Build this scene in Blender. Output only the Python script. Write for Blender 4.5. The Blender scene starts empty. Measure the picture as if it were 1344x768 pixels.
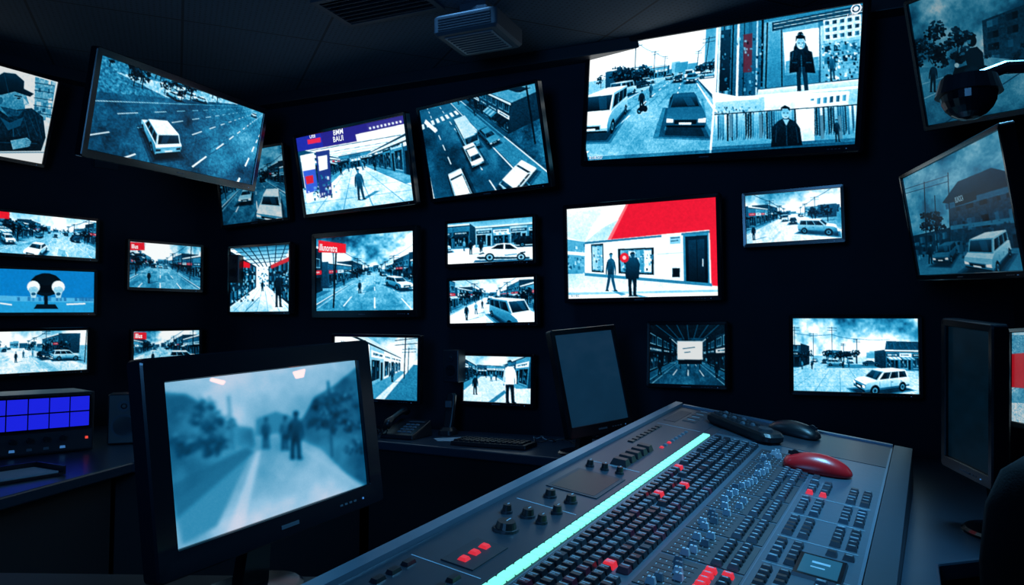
import bpy, bmesh, math, random
import numpy as np
from mathutils import Vector, Matrix, Euler

sc = bpy.context.scene
sc.view_settings.view_transform = 'Standard'
COL = sc.collection
CZ = 1.25

# ------------------------------------------------------------------ materials
def srgb(c):
    return tuple(((x/12.92) if x <= .04045 else ((x+.055)/1.055)**2.4) for x in c)

def mat(name, col, rough=.5, metal=0., emit=None, es=1., noise=0., nscale=40., bump=0., spec=.5):
    m = bpy.data.materials.new(name); m.use_nodes = True
    nt = m.node_tree; b = nt.nodes['Principled BSDF']
    b.inputs['Base Color'].default_value = (*col, 1)
    b.inputs['Roughness'].default_value = rough
    b.inputs['Metallic'].default_value = metal
    b.inputs['Specular IOR Level'].default_value = spec
    if emit:
        b.inputs['Emission Color'].default_value = (*emit, 1)
        b.inputs['Emission Strength'].default_value = es
    if noise or bump:
        tc = nt.nodes.new('ShaderNodeTexCoord'); n = nt.nodes.new('ShaderNodeTexNoise')
        n.inputs['Scale'].default_value = nscale; n.inputs['Detail'].default_value = 4
        nt.links.new(tc.outputs['Object'], n.inputs['Vector'])
        if noise:
            r = nt.nodes.new('ShaderNodeMapRange')
            r.inputs['To Min'].default_value = 1-noise; r.inputs['To Max'].default_value = 1+noise
            nt.links.new(n.outputs['Fac'], r.inputs['Value'])
            v = nt.nodes.new('ShaderNodeVectorMath'); v.operation = 'SCALE'
            v.inputs[0].default_value = col
            nt.links.new(r.outputs['Result'], v.inputs['Scale'])
            nt.links.new(v.outputs['Vector'], b.inputs['Base Color'])
        if bump:
            bp = nt.nodes.new('ShaderNodeBump'); bp.inputs['Strength'].default_value = bump
            bp.inputs['Distance'].default_value = .002
            nt.links.new(n.outputs['Fac'], bp.inputs['Height'])
            nt.links.new(bp.outputs['Normal'], b.inputs['Normal'])
    return m

M_wall = mat('wall_paint', (.0038,.008,.018), .75, noise=.3, nscale=6, bump=.15, spec=.25)
M_floor = mat('carpet', (.006,.009,.016), .95, noise=.5, nscale=200, bump=.5)
M_bezel = mat('bezel_plastic', (.003,.005,.009), .20, noise=.1, nscale=50)
M_back = mat('housing_plastic', (.008,.012,.019), .40, noise=.1, nscale=80)
M_steel = mat('painted_steel', (.02,.035,.05), .4, .6, noise=.1)
M_desk = mat('desk_laminate', (.016,.032,.052), .30, noise=.15, nscale=30)
M_deskdark = mat('desk_laminate_black', (.003,.005,.008), .55, noise=.15, nscale=30, spec=.3)
M_deskleg = mat('desk_panel', (.004,.006,.010), .7, noise=.1)
M_con = mat('console_panel', (.055,.100,.140), .32, .2, noise=.12, nscale=60, bump=.1)
M_conbody = mat('console_body', (.024,.042,.062), .34, .2, noise=.12, nscale=30)
M_conrim = mat('console_rim', (.13,.21,.29), .30, .5, noise=.1, nscale=30)
M_recess = mat('console_recess', (.016,.028,.040), .45, noise=.1)
M_key = mat('key_black', (.008,.013,.019), .28, noise=.1, nscale=90)
M_keyg = mat('key_grey', (.09,.15,.20), .4, noise=.1, nscale=90)
M_keyl = mat('key_light', (.40,.52,.60), .4, noise=.1, nscale=90)
M_print = mat('printed_legend', (.38,.54,.64), .6, noise=.1)
M_redkey = mat('key_red', (.5,.02,.03), .4, emit=(1,.03,.05), es=.6, noise=.1)
M_redcap = mat('key_red_unlit', (.09,.008,.025), .4, noise=.1)
M_teal = mat('led_strip_cell', (.1,.4,.35), .3, emit=srgb((.50,.95,.83)), es=1.15, noise=.1)
M_bluecell = mat('blue_led_cell', (.02,.02,.3), .3, emit=srgb((.10,.13,.85)), es=1.0, noise=.1)
M_redmouse = mat('red_gloss_plastic', (.62,.012,.018), .28, noise=.05)
M_black = mat('black_rubber', (.007,.011,.016), .36, noise=.2, nscale=60)
M_fabric = mat('chair_fabric', (.003,.005,.008), .9, noise=.4, nscale=250, bump=.4, spec=.2)
M_paper = mat('paper', (.30,.40,.46), .8, noise=.05)
M_ledb = mat('indicator_blue', (.1,.3,.6), .4, emit=(.1,.35,.8), es=.35, noise=.05)
M_ledr = mat('indicator_red', (.5,.05,.05), .4, emit=(1,.08,.05), es=.8, noise=.05)
M_mark = mat('bezel_mark', (.06,.09,.12), .4, noise=.05)
M_white = mat('air_unit_shell', (.020,.032,.046), .6, noise=.08, spec=.3)

def screen_mat():
    m = bpy.data.materials.new('screen_display'); m.use_nodes = True
    nt = m.node_tree; b = nt.nodes['Principled BSDF']
    b.inputs['Base Color'].default_value = (.004,.005,.007,1)
    b.inputs['Roughness'].default_value = .3
    b.inputs['Specular IOR Level'].default_value = .12
    a = nt.nodes.new('ShaderNodeAttribute'); a.attribute_name = 'picture'
    nt.links.new(a.outputs['Color'], b.inputs['Emission Color'])
    b.inputs['Emission Strength'].default_value = 1.3
    try: m.cycles.emission_sampling = 'NONE'
    except Exception: pass
    return m
M_screen = screen_mat()

def ceiling_mat():
    m = mat('acoustic_ceiling', (.030,.042,.060), .85)
    nt = m.node_tree; b = nt.nodes['Principled BSDF']
    tc = nt.nodes.new('ShaderNodeTexCoord')
    mp = nt.nodes.new('ShaderNodeMapping'); mp.inputs['Rotation'].default_value[2] = math.radians(-23.8)
    nt.links.new(tc.outputs['Object'], mp.inputs['Vector'])
    br = nt.nodes.new('ShaderNodeTexBrick'); br.offset = 0
    br.inputs['Scale'].default_value = 1
    br.inputs['Brick Width'].default_value = .6; br.inputs['Row Height'].default_value = .6
    br.inputs['Mortar Size'].default_value = .006
    br.inputs['Color1'].default_value = (.024,.044,.066,1); br.inputs['Color2'].default_value = (.027,.048,.072,1)
    br.inputs['Mortar'].default_value = (.006,.010,.016,1)
    nt.links.new(mp.outputs['Vector'], br.inputs['Vector'])
    v = nt.nodes.new('ShaderNodeTexVoronoi'); v.inputs['Scale'].default_value = 45; v.inputs['Randomness'].default_value = .1
    nt.links.new(mp.outputs['Vector'], v.inputs['Vector'])
    r = nt.nodes.new('ShaderNodeMapRange'); r.inputs['From Min'].default_value = .15; r.inputs['From Max'].default_value = .35
    r.inputs['To Min'].default_value = .3
    nt.links.new(v.outputs['Distance'], r.inputs['Value'])
    s = nt.nodes.new('ShaderNodeVectorMath'); s.operation = 'SCALE'
    nt.links.new(br.outputs['Color'], s.inputs[0]); nt.links.new(r.outputs['Result'], s.inputs['Scale'])
    nt.links.new(s.outputs['Vector'], b.inputs['Base Color'])
    return m
M_ceil = ceiling_mat()

# ------------------------------------------------------------------ mesh helpers
class MB:
    def __init__(s): s.v=[]; s.f=[]; s.mi=[]; s.mats=[]
    def mid(s,m):
        if m not in s.mats: s.mats.append(m)
        return s.mats.index(m)
    def add(s,vs,fs,m):
        o=len(s.v); s.v += [tuple(x) for x in vs]
        k=s.mid(m)
        for f in fs: s.f.append([i+o for i in f]); s.mi.append(k)
    def hexa(s,b,t,m):
        s.add(list(b)+list(t),[(3,2,1,0),(4,5,6,7),(0,1,5,4),(1,2,6,5),(2,3,7,6),(3,0,4,7)],m)
    def box(s,x0,x1,y0,y1,z0,z1,m,tp=0.,T=None):
        b=[(x0,y0,z0),(x1,y0,z0),(x1,y1,z0),(x0,y1,z0)]
        t=[(x0+tp,y0+tp,z1),(x1-tp,y0+tp,z1),(x1-tp,y1-tp,z1),(x0+tp,y1-tp,z1)]
        if T: b=[T(*p) for p in b]; t=[T(*p) for p in t]
        s.hexa(b,t,m)
    def loft(s,rings,m,cap0=True,cap1=True):
        n=len(rings[0]); vs=[p for r in rings for p in r]; fs=[]
        for k in range(len(rings)-1):
            for i in range(n):
                j=(i+1)%n
                fs.append((k*n+i,k*n+j,(k+1)*n+j,(k+1)*n+i))
        if cap0: fs.append(tuple(range(n-1,-1,-1)))
        if cap1: fs.append(tuple((len(rings)-1)*n+i for i in range(n)))
        s.add(vs,fs,m)
    def cyl(s,p,q,r0,r1,m,n=16,T=None):
        p=Vector(p);q=Vector(q);d=(q-p).normalized()
        a=d.orthogonal().normalized();b=d.cross(a)
        R=[[p+(a*math.cos(t)+b*math.sin(t))*r0 for t in [2*math.pi*i/n for i in range(n)]],
           [q+(a*math.cos(t)+b*math.sin(t))*r1 for t in [2*math.pi*i/n for i in range(n)]]]
        if T: R=[[T(*x) for x in r] for r in R]
        s.loft(R,m)
    def tube(s,pts,r,m,n=8):
        pts=[Vector(p) for p in pts]; rings=[]
        rr = r if isinstance(r,(list,tuple)) else [r]*len(pts)
        up=Vector((0,0,1))
        for i,p in enumerate(pts):
            d=(pts[min(i+1,len(pts)-1)]-pts[max(i-1,0)]).normalized()
            a=d.cross(up); a = a.normalized() if a.length>.05 else d.orthogonal().normalized()
            b=d.cross(a)
            rings.append([p+(a*math.cos(t)+b*math.sin(t))*rr[i] for t in [2*math.pi*k/n for k in range(n)]])
        s.loft(rings,m)
    def make(s,name,parent=None,smooth=False,bevel=0.,world=False,sub=0):
        me=bpy.data.meshes.new(name); me.from_pydata(s.v,[],s.f); me.update()
        for m in s.mats: me.materials.append(m)
        me.polygons.foreach_set('material_index',s.mi)
        bm=bmesh.new(); bm.from_mesh(me); bmesh.ops.recalc_face_normals(bm,faces=bm.faces); bm.to_mesh(me); bm.free()
        if smooth: me.polygons.foreach_set('use_smooth',[True]*len(me.polygons))
        ob=bpy.data.objects.new(name,me); COL.objects.link(ob)
        if bevel:
            md=ob.modifiers.new('bevel','BEVEL'); md.width=bevel; md.segments=2; md.limit_method='ANGLE'
        if sub:
            md=ob.modifiers.new('sub','SUBSURF'); md.levels=sub; md.render_levels=sub
        if parent:
            ob.parent=parent
            if world: ob.matrix_parent_inverse=parent.matrix_basis.inverted()
        return ob

def empty(name,loc=(0,0,0),R=None):
    e=bpy.data.objects.new(name,None); COL.objects.link(e); e.empty_display_size=.1
    M=Matrix.Translation(Vector(loc))
    if R is not None: M=M@R.to_4x4()
    e.matrix_basis=M
    return e

def rrect(w,h,r,z,n=4,cx=0,cy=0):
    pts=[]
    for (sx,sy,a0) in ((1,1,0),(-1,1,90),(-1,-1,180),(1,-1,270)):
        for i in range(n+1):
            a=math.radians(a0+90*i/n)
            pts.append((cx+sx*(w/2-r)+r*math.cos(a),cy+sy*(h/2-r)+r*math.sin(a),z))
    return pts

# ------------------------------------------------------------------ tiny raster painter for the CCTV pictures
ST=np.array([0,.15,.35,.55,.75,.9,1.0])
SC=np.array([(0,6,14),(1,29,50),(5,76,116),(34,140,184),(122,204,236),(205,238,250),(250,255,255)])/255.
SSF=3
def value_noise(h,w,cell,rng):
    gh,gw=int(h/cell)+3,int(w/cell)+3
    g=rng.random((gh,gw)); y=np.arange(h)/cell; x=np.arange(w)/cell
    yi=y.astype(int); xi=x.astype(int); fy=(y-yi)[:,None]; fx=(x-xi)[None]
    fy=fy*fy*(3-2*fy); fx=fx*fx*(3-2*fx)
    a=g[yi][:,xi];b=g[yi][:,xi+1];c=g[yi+1][:,xi];d=g[yi+1][:,xi+1]
    return (a*(1-fx)+b*fx)*(1-fy)+(c*(1-fx)+d*fx)*fy-.5
def boxblur(a,k):
    for ax in (0,1):
        pad=np.pad(a,[(k,k) if i==ax else (0,0) for i in range(2)],mode='edge')
        c=np.cumsum(np.insert(pad,0,0,axis=ax),axis=ax); L=a.shape[ax]
        a=(np.take(c,np.arange(2*k+1,2*k+1+L),axis=ax)-np.take(c,np.arange(0,L),axis=ax))/(2*k+1)
    return a
def homog(q,W,H):
    dst=[(0,0),(W,0),(W,H),(0,H)]; A=[];B=[]
    for (x,y),(u,v) in zip(q,dst):
        A.append([x,y,1,0,0,0,-u*x,-u*y]);B.append(u)
        A.append([0,0,0,x,y,1,-v*x,-v*y]);B.append(v)
    h=np.linalg.solve(np.array(A,float),np.array(B,float))
    return np.append(h,1).reshape(3,3)
class Cv:
    def __init__(s,q,seed=0,bg=.5):
        q=np.array(q,float); d=lambda a,b:np.linalg.norm(q[a]-q[b])
        s.lw=(d(0,1)+d(3,2))/2; s.lh=(d(0,3)+d(1,2))/2
        s.w=int(s.lw*1.2)+2; s.h=int(s.lh*1.2)+2
        s.W=s.w*SSF; s.Hh=s.h*SSF
        s.rng=np.random.default_rng(seed); s.r=random.Random(seed)
        s.g=np.full((s.Hh,s.W),float(bg)); s.c=np.zeros((s.Hh,s.W,3)); s.ca=np.zeros((s.Hh,s.W))
        s.Hm=homog(q,s.W,s.Hh); s.local=False
        s.N=.6*(value_noise(s.Hh,s.W,9,s.rng)+.8*value_noise(s.Hh,s.W,4.5,s.rng))
        s.Fn=value_noise(s.Hh,s.W,3.2,s.rng)
        s.Cl=value_noise(s.Hh,s.W,s.W/4,s.rng)+.6*value_noise(s.Hh,s.W,s.W/10,s.rng)+.35*value_noise(s.Hh,s.W,s.W/22,s.rng)+.2*value_noise(s.Hh,s.W,s.W/50,s.rng)
    def M(s,p):
        p=np.array(p,float)
        if s.local: return p*np.array([s.W/s.lw,s.Hh/s.lh])
        q=np.c_[p,np.ones(len(p))]@s.Hm.T
        return q[:,:2]/q[:,2:]
    def toL(s,u,v):
        t=s.Hm@np.array([u,v,1.]); return t[0]/t[2]*s.lw/s.W, t[1]/t[2]*s.lh/s.Hh
    def poly(s,p,col,al=1.,tx=0.,tf=0.,cl=0.):
        P=s.M(p); x0=max(int(P[:,0].min()),0); x1=min(int(P[:,0].max())+2,s.W)
        y0=max(int(P[:,1].min()),0); y1=min(int(P[:,1].max())+2,s.Hh)
        if x1<=x0 or y1<=y0: return
        X=(np.arange(x0,x1)+.5)[None]; Y=np.arange(y0,y1)+.5
        m=np.zeros((y1-y0,x1-x0),bool)
        for i in range(len(P)):
            xi,yi=P[i]; xj,yj=P[i-1]
            if abs(yj-yi)<1e-9: continue
            c=(yi>Y)!=(yj>Y)
            m^=c[:,None]&(X<((xj-xi)*(Y-yi)/(yj-yi)+xi)[:,None])
        a=m*al
        sl=(slice(y0,y1),slice(x0,x1))
        if isinstance(col,tuple) and len(col)==3:
            s.c[sl]=s.c[sl]*(1-a[...,None])+np.array(col)*a[...,None]
            s.ca[sl]=s.ca[sl]*(1-a)+a
            if tf: s.c[sl]+=(tf*s.Fn[sl]*m)[...,None]
            return
        if isinstance(col,tuple):
            t=((Y-P[:,1].min())/max(P[:,1].max()-P[:,1].min(),1))[:,None]
            v=col[0]*(1-t)+col[1]*t
        else: v=col
        v=v+tx*s.N[sl]+tf*s.Fn[sl]+cl*s.Cl[sl]
        s.g[sl]=s.g[sl]*(1-a)+v*a
        s.ca[sl]*=(1-a)
    def line(s,p,q,w,col,al=1.):
        p=np.array(p,float);q=np.array(q,float);d=q-p;L=np.hypot(*d)+1e-9;n=np.array([-d[1],d[0]])/L*w/2
        s.poly([p+n,q+n,q-n,p-n],col,al)
    def ell(s,x,y,rx,ry,col,al=1.,n=14,tx=0.):
        s.poly([(x+rx*math.cos(t),y+ry*math.sin(t)) for t in [2*math.pi*i/n for i in range(n)]],col,al,tx)
    def blur(s,k,n=2):
        for _ in range(n): s.g=boxblur(s.g,k); s.ca=boxblur(s.ca,k)
    def out(s,gain=1.,con=1.2,tint=None,off=0.,soft=True):
        g=s.g
        if soft:
            g=boxblur(g,1); f=boxblur(boxblur(g,5),5); g=g+.35*(g-f)          # lens softness, then local contrast
            hl=boxblur(boxblur(np.clip(g-.85,0,1),9),9); g=g+.9*hl            # highlight bleed of the cheap camera
            g=g*(1+.13*s.N)+.04*s.Fn+.05*s.Cl
        g=np.clip((g-.5)*con+.5+off,0,1)
        rgb=np.stack([np.interp(g,ST,SC[:,i]) for i in range(3)],-1)
        if tint is not None: rgb=rgb*np.array(tint)
        ca=boxblur(s.ca,1) if soft else s.ca
        a=np.clip(ca,0,1)[...,None]
        cc=s.c*(1+.12*s.N[...,None])
        rgb=rgb*(1-a)+np.clip(cc,0,1)*a
        rgb=rgb.reshape(s.h,SSF,s.w,SSF,3).mean((1,3))*gain
        return np.where(rgb<=.04045,rgb/12.92,((rgb+.055)/1.055)**2.4)
    # --- motifs
    def shp(s,P,x,y,w,h,col,flip=False,al=1.,rot=0.,**k):
        o=[];c,sn=math.cos(rot),math.sin(rot)
        for (a,b) in P:
            a=(1-a) if flip else a
            dx=(a-.5)*w; dy=-b*h
            o.append((x+dx*c-dy*sn,y+dx*sn+dy*c))
        s.poly(o,col,al,**k)
    def person(s,x,y,h,g=.12,leg=None,head=None,step=.06,rot=0.,w=1.,bag=False):
        leg=(g*.6 if g>.3 else g*.75+.04) if leg is None else leg; head=.55 if head is None else head
        k=dict(rot=rot); W=h*w*.92
        s.shp([(.5-step-.06,.0),(.5-step+.05,.0),(.5-step+.05,.03),(.5-step-.03,.035)],x,y,W,h,.03,**k)
        s.shp([(.5+step-.03,.0),(.5+step+.10,.0),(.5+step+.06,.035),(.5+step-.02,.03)],x,y,W,h,.03,**k)
        s.shp([(.40,.48),(.40,.34),(.5-step-.04,.03),(.5-step+.035,.03),(.475,.25),(.51,.46)],x,y,W,h,leg,**k)
        s.shp([(.485,.46),(.52,.25),(.5+step-.025,.03),(.5+step+.05,.03),(.60,.32),(.60,.48)],x,y,W,h,leg*1.2,**k)
        s.shp([(.395,.43),(.39,.6),(.375,.74),(.40,.81),(.465,.85),(.535,.85),(.60,.81),(.625,.74),(.61,.6),(.605,.43)],x,y,W,h,(g+.14,g),tf=.05,**k)
        s.shp([(.535,.85),(.60,.81),(.625,.74),(.61,.6),(.605,.43),(.56,.43),(.57,.65)],x,y,W,h,g+.16,al=.6,**k)
        s.shp([(.375,.77),(.345,.62),(.335,.50),(.345,.43),(.375,.43),(.375,.50),(.39,.62),(.42,.74)],x,y,W,h,g*.8,**k)
        s.shp([(.625,.77),(.66,.62),(.665,.50),(.65,.43),(.62,.43),(.63,.50),(.61,.62),(.58,.74)],x,y,W,h,g+.07,**k)
        s.shp([(.34,.44),(.345,.40),(.37,.40),(.375,.44)],x,y,W,h,head,**k); s.shp([(.62,.44),(.625,.40),(.65,.40),(.655,.44)],x,y,W,h,head,**k)
        s.shp([(.47,.84),(.475,.88),(.53,.88),(.535,.84)],x,y,W,h,head*.8,**k)
        s.shp([(.5+.045*math.cos(t),.925+.06*math.sin(t)) for t in [i*.628 for i in range(10)]],x,y,W,h,(head*.8,head),**k)
        s.shp([(.447,.93),(.447,.965),(.475,.995),(.53,.998),(.556,.965),(.553,.935),(.54,.96),(.47,.962)],x,y,W,h,.07,**k)
        if bag: s.shp([(.66,.3),(.66,.46),(.78,.46),(.78,.3)],x,y,W,h,.8,**k)
    def tree(s,x,y,r,g=.16,trunk=True,n=None):
        if trunk:
            s.line((x,y),(x,y+r*1.6),max(.8,r*.10),.08); s.line((x,y+r*.8),(x+r*.4,y),max(.5,r*.05),.08); s.line((x,y+r*.7),(x-r*.4,y),max(.5,r*.05),.08)
        n=n or int(24+r*2.4)
        lob=[(s.r.uniform(-.6,.6)*r,s.r.uniform(-.45,.4)*r,s.r.uniform(.35,.6)*r) for _ in range(5)]
        for i in range(n):
            lx,ly,lr=lob[i%5]; a=s.r.uniform(0,6.28); d=lr*math.sqrt(s.r.uniform(0,1)); q=r*s.r.uniform(.06,.17)
            dy=ly+d*math.sin(a)*.85
            gg=g-.05-.16*dy/r+s.r.uniform(-.08,.09)+(.25 if s.r.random()<.10 else 0)
            s.ell(x+lx+d*math.cos(a),y+dy,q,q*.8,max(.02,gg),n=6)
    def bq(s,Q,g,nx,ny,win=.15,pad=.22,tx=.1):
        Q=[np.array(p,float) for p in Q]
        s.poly(Q,g,tx=tx,tf=.05)
        def B(u,v): return (Q[0]*(1-u)+Q[1]*u)*(1-v)+(Q[3]*(1-u)+Q[2]*u)*v
        for i in range(nx):
            for j in range(ny):
                u0=(i+pad)/nx;u1=(i+1-pad)/nx;v0=(j+pad)/ny;v1=(j+1-pad)/ny
                w=win+s.r.uniform(-.08,.25)
                s.poly([B(u0,v0),B(u1,v0),B(u1,v1),B(u0,v1)],w)
                s.poly([B(u0,v0),B((u0+u1)/2,v0),B((u0+u1)/2,v1),B(u0,v1)],w+.15,al=.6)
    def clut(s,x0,y0,x1,y1,n,a,b,lo,hi,al=.8):
        for i in range(n):
            x=s.r.uniform(x0,x1);y=s.r.uniform(y0,y1);w=s.r.uniform(a,b)*.7;h=s.r.uniform(a,b)*.9
            s.poly([(x,y),(x+w,y+s.r.uniform(-.2,.2)*h),(x+w,y+h),(x,y+h)],s.r.uniform(lo,hi),al=al)
RED=(.86,.09,.16)

# ---- miniature perspective street views, drawn back to front into the picture
SUN=np.array([.45,-.5,.74]); SUN=SUN/np.linalg.norm(SUN)
PROF={
'sedan':([(-2.25,.35),(-2.3,.80),(-2.1,.98),(-1.6,1.02),(1.0,.98),(1.8,.88),(2.2,.72),(2.3,.4)],[(-1.8,1.0),(1.1,.97),(.30,1.43),(-1.05,1.42)],.90,.68),
'suv':([(-2.2,.4),(-2.3,.95),(-2.15,1.08),(1.0,1.06),(1.9,1.0),(2.2,.86),(2.28,.45)],[(-2.2,1.06),(1.2,1.04),(.45,1.68),(-1.95,1.72)],.93,.76),
'van':([(-2.6,.4),(-2.6,1.3),(1.75,1.28),(2.4,1.08),(2.6,.8),(2.6,.45)],[(-2.6,1.28),(1.85,1.26),(1.25,2.2),(-2.55,2.25)],.98,.92),
'bus':([(-3.6,.45),(-3.6,1.5),(3.3,1.5),(3.45,1.3),(3.5,.45)],[(-3.6,1.5),(3.35,1.5),(3.1,2.8),(-3.55,2.85)],1.15,1.12)}
class Mini:
    def __init__(s,cv,hor=.4,vx=.5,h=3,f=.8,box=(0,0,1,1)):
        s.cv=cv; cv.local=True; w,hh=cv.lw,cv.lh
        x0,y0,x1,y1=box; s.x0,s.y0,s.x1,s.y1=x0*w,y0*hh,x1*w,y1*hh
        s.cx=(s.x0+s.x1)/2; s.cy=(s.y0+s.y1)/2; s.f=f*(s.x1-s.x0)
        s.hy=s.y0+hor*(s.y1-s.y0); p=math.atan((s.hy-s.cy)/s.f); ya=-math.atan((s.x0+vx*(s.x1-s.x0)-s.cx)/s.f)
        s.cam=np.array([0,0,float(h)])
        s.fw=np.array([math.sin(ya)*math.cos(p),math.cos(ya)*math.cos(p),math.sin(p)])
        s.rt=np.array([math.cos(ya),-math.sin(ya),0]); s.up=np.cross(s.rt,s.fw); s.obj=[]
    def c3(s,P):
        r=np.array(P,float)-s.cam; return np.stack([r@s.rt,r@s.up,r@s.fw],-1)
    def draw(s,P,g,**k):
        c=s.c3(P); out=[]
        n=len(c)
        for i in range(n):
            a,b=c[i-1],c[i]
            if (a[2]>.25)!=(b[2]>.25):
                t=(.25-a[2])/(b[2]-a[2]); out.append(a+(b-a)*t)
            if b[2]>.25: out.append(b)
        if len(out)<3: return
        o=np.array(out); s.cv.poly(np.stack([s.cx+s.f*o[:,0]/o[:,2],s.cy-s.f*o[:,1]/o[:,2]],-1),g,**k)
    def px(s,p):
        c=s.c3([p])[0]; return s.cx+s.f*c[0]/c[2],s.cy-s.f*c[1]/c[2],c[2]
    def ground(s,u,v,photo=True):
        if photo: u,v=s.cv.toL(u,v)
        d=s.fw+s.rt*(u-s.cx)/s.f+s.up*(s.cy-v)/s.f
        t=s.cam[2]/max(-d[2],1e-3); p=s.cam+d*t; return p[0],p[1]
    def conv(s,ctr,P,g,**k):
        P=np.array(P,float); n=np.cross(P[1]-P[0],P[2]-P[0]); L=np.linalg.norm(n)
        if L<1e-9: return False
        n=n/L; m=P.mean(0)
        if n@(m-ctr)<0: n=-n
        if n@(s.cam-m)<=0: return False
        sh=.58+.42*max(0,n@SUN)
        if isinstance(g,tuple): g=tuple(x*sh for x in g) if len(g)==2 else g
        else: g=g*sh
        s.draw(P,g,**k); return True
    def add(s,x,y,fn): s.obj.append((-(np.array([x,y,0])-s.cam)@s.fw,len(s.obj),fn))
    def run(s):
        for o in sorted(s.obj,key=lambda t:t[:2]): o[2]()
    def car(s,x,y,hd,typ='sedan',g=.95,stripe=None):
        hd=math.radians(hd); sn,cs=math.sin(hd),math.cos(hd)
        low,cab,hw,ht=PROF[typ]
        def W(u,v,z): return (x+u*sn+v*cs,y+u*cs-v*sn,z)
        def go():
            L0=low[0][0]-.1;L1=low[-1][0]+.1
            for e_,al in ((.35,.3),(.18,.35),(.0,.5)): s.draw([W(L0-e_,-hw-e_,0),W(L0-e_,hw+e_*1.6,0),W(L1+e_,hw+e_*1.6,0),W(L1+e_,-hw-e_,0)],.08,al=al)
            ctr=np.array(W(0,0,.7))
            for i in range(len(low)-1):
                a,b=low[i],low[i+1]
                s.conv(ctr,[W(a[0],-hw,a[1]),W(a[0],hw,a[1]),W(b[0],hw,b[1]),W(b[0],-hw,b[1])],g*(1.04 if 0<i<len(low)-2 else .82))
            for sd in (-1,1):
                if s.conv(ctr,[W(a,sd*hw,b) for a,b in low],(g*1.05,g*.66)):
                    s.draw([W(low[0][0],sd*hw,.36),W(low[-1][0],sd*hw,.36),W(low[-1][0]-.03,sd*hw,.5),W(low[0][0]+.03,sd*hw,.5)],g*.38)
                    for u in (-.15,-1.2,.95): s.draw([W(u,sd*hw,.5),W(u+.04,sd*hw,.5),W(u+.04,sd*hw,.98),W(u,sd*hw,.98)],g*.5)
                    for u in (-.35,-1.35): s.draw([W(u,sd*hw,.82),W(u+.18,sd*hw,.82),W(u+.18,sd*hw,.87),W(u,sd*hw,.87)],g*.4)
                    if stripe: s.draw([W(low[0][0]+.1,sd*hw,.75),W(low[-1][0]-.3,sd*hw,.75),W(low[-1][0]-.3,sd*hw,.95),W(low[0][0]+.1,sd*hw,.95)],stripe)
                    for u in (low[0][0]+.85,low[-1][0]-.85):
                        for r_,gg in ((.43,.06),(.34,.02),(.22,.55),(.15,.3),(.07,.12)):
                            s.draw([W(u+r_*math.cos(t),sd*(hw+.02),.36+r_*math.sin(t)) for t in [i*.5236 for i in range(12)]],gg)
            fr=low[-1][0]-.02; rr_=low[0][0]-.02
            for (e,isf) in ((fr,1),(rr_,0)):
                P=[W(e,-hw,.45),W(e,hw,.45),W(e,hw,.8),W(e,-hw,.8)]
                n=np.array([sn,cs,0])*(1 if isf else -1)
                if n@(s.cam-np.array(P[0]))>0:
                    s.draw([W(e,-hw*.55,.52),W(e,hw*.55,.52),W(e,hw*.55,.72),W(e,-hw*.55,.72)],.1 if isf else g*.7)
                    s.draw([W(e,-.28,.5),W(e,.28,.5),W(e,.28,.6),W(e,-.28,.6)],.9)
                    for sd in(-1,1): s.draw([W(e,sd*hw*.62,.6),W(e,sd*hw*.97,.6),W(e,sd*hw*.97,.8),W(e,sd*hw*.62,.76)],1.05 if isf else .25)
                    s.draw([W(e,-hw*.95,.36),W(e,hw*.95,.36),W(e,hw*.95,.46),W(e,-hw*.95,.46)],.08)
            bw=hw*.94
            c0,c1,c2,c3=cab; cc=np.array(W((c0[0]+c1[0])/2,0,c0[1]+.2))
            def E(p,q,v0,v1): return [W(p[0],-v0,p[1]),W(p[0],v0,p[1]),W(q[0],v1,q[1]),W(q[0],-v1,q[1])]
            for (p,q) in ((c1,c2),(c0,c3)):
                if s.conv(cc,E(p,q,bw,ht),g*.9):
                    def I(a,b): 
                        v=bw+(ht-bw)*b; return W(p[0]+(q[0]-p[0])*b,v*a,p[1]+(q[1]-p[1])*b)
                    s.draw([I(-.9,.08),I(.9,.08),I(.9,.9),I(-.9,.9)],(.34,.10)); s.draw([I(-.7,.15),I(-.2,.15),I(.1,.85),I(-.5,.85)],.42,al=.5)
            for sd in(-1,1):
                if s.conv(cc,[W(c0[0],sd*bw,c0[1]),W(c1[0],sd*bw,c1[1]),W(c2[0],sd*ht,c2[1]),W(c3[0],sd*ht,c3[1])],g*.92):
                    def J(t,b):
                        bt=np.array(c0)*(1-t)+np.array(c1)*t; tp=np.array(c3)*(1-t)+np.array(c2)*t; p=bt*(1-b)+tp*b; return W(p[0],sd*(bw*(1-b)+ht*b),p[1])
                    for a,b in ((.05,.33),(.36,.64),(.67,.94)) if typ!='bus' else ((.04,.2),(.23,.4),(.43,.6),(.63,.78),(.82,.97)):
                        s.draw([J(a,.1),J(b,.1),J(b,.86),J(a,.86)],(.20,.08)); s.draw([J(a,.1),J(a+.08,.1),J(a+.14,.86),J(a+.06,.86)],.36,al=.4)
            s.conv(cc,[W(c2[0],-ht,c2[1]),W(c2[0],ht,c2[1]),W(c3[0],ht,c3[1]),W(c3[0],-ht,c3[1])],min(1.02,g*1.03))
        s.add(x,y,go)
    def carp(s,u,v,hd,typ='sedan',g=.95,**k):
        x,y=s.ground(u,v); s.car(x,y,hd,typ,g,**k)
    def man(s,x,y,g=.12,h=1.75,**k):
        st=s.cv.r.uniform(.01,.10)
        def go():
            s.draw([(x-.15,y-.1,0),(x+.15,y-.1,0),(x+1.3,y+.9,0),(x+1.0,y+1.0,0)],.2,al=.45)
            u,v,d=s.px((x,y,0)); hh=s.f*h/d
            if d>.5: s.cv.person(u,v,hh,g,step=st,**k)
        s.add(x,y,go)
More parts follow.
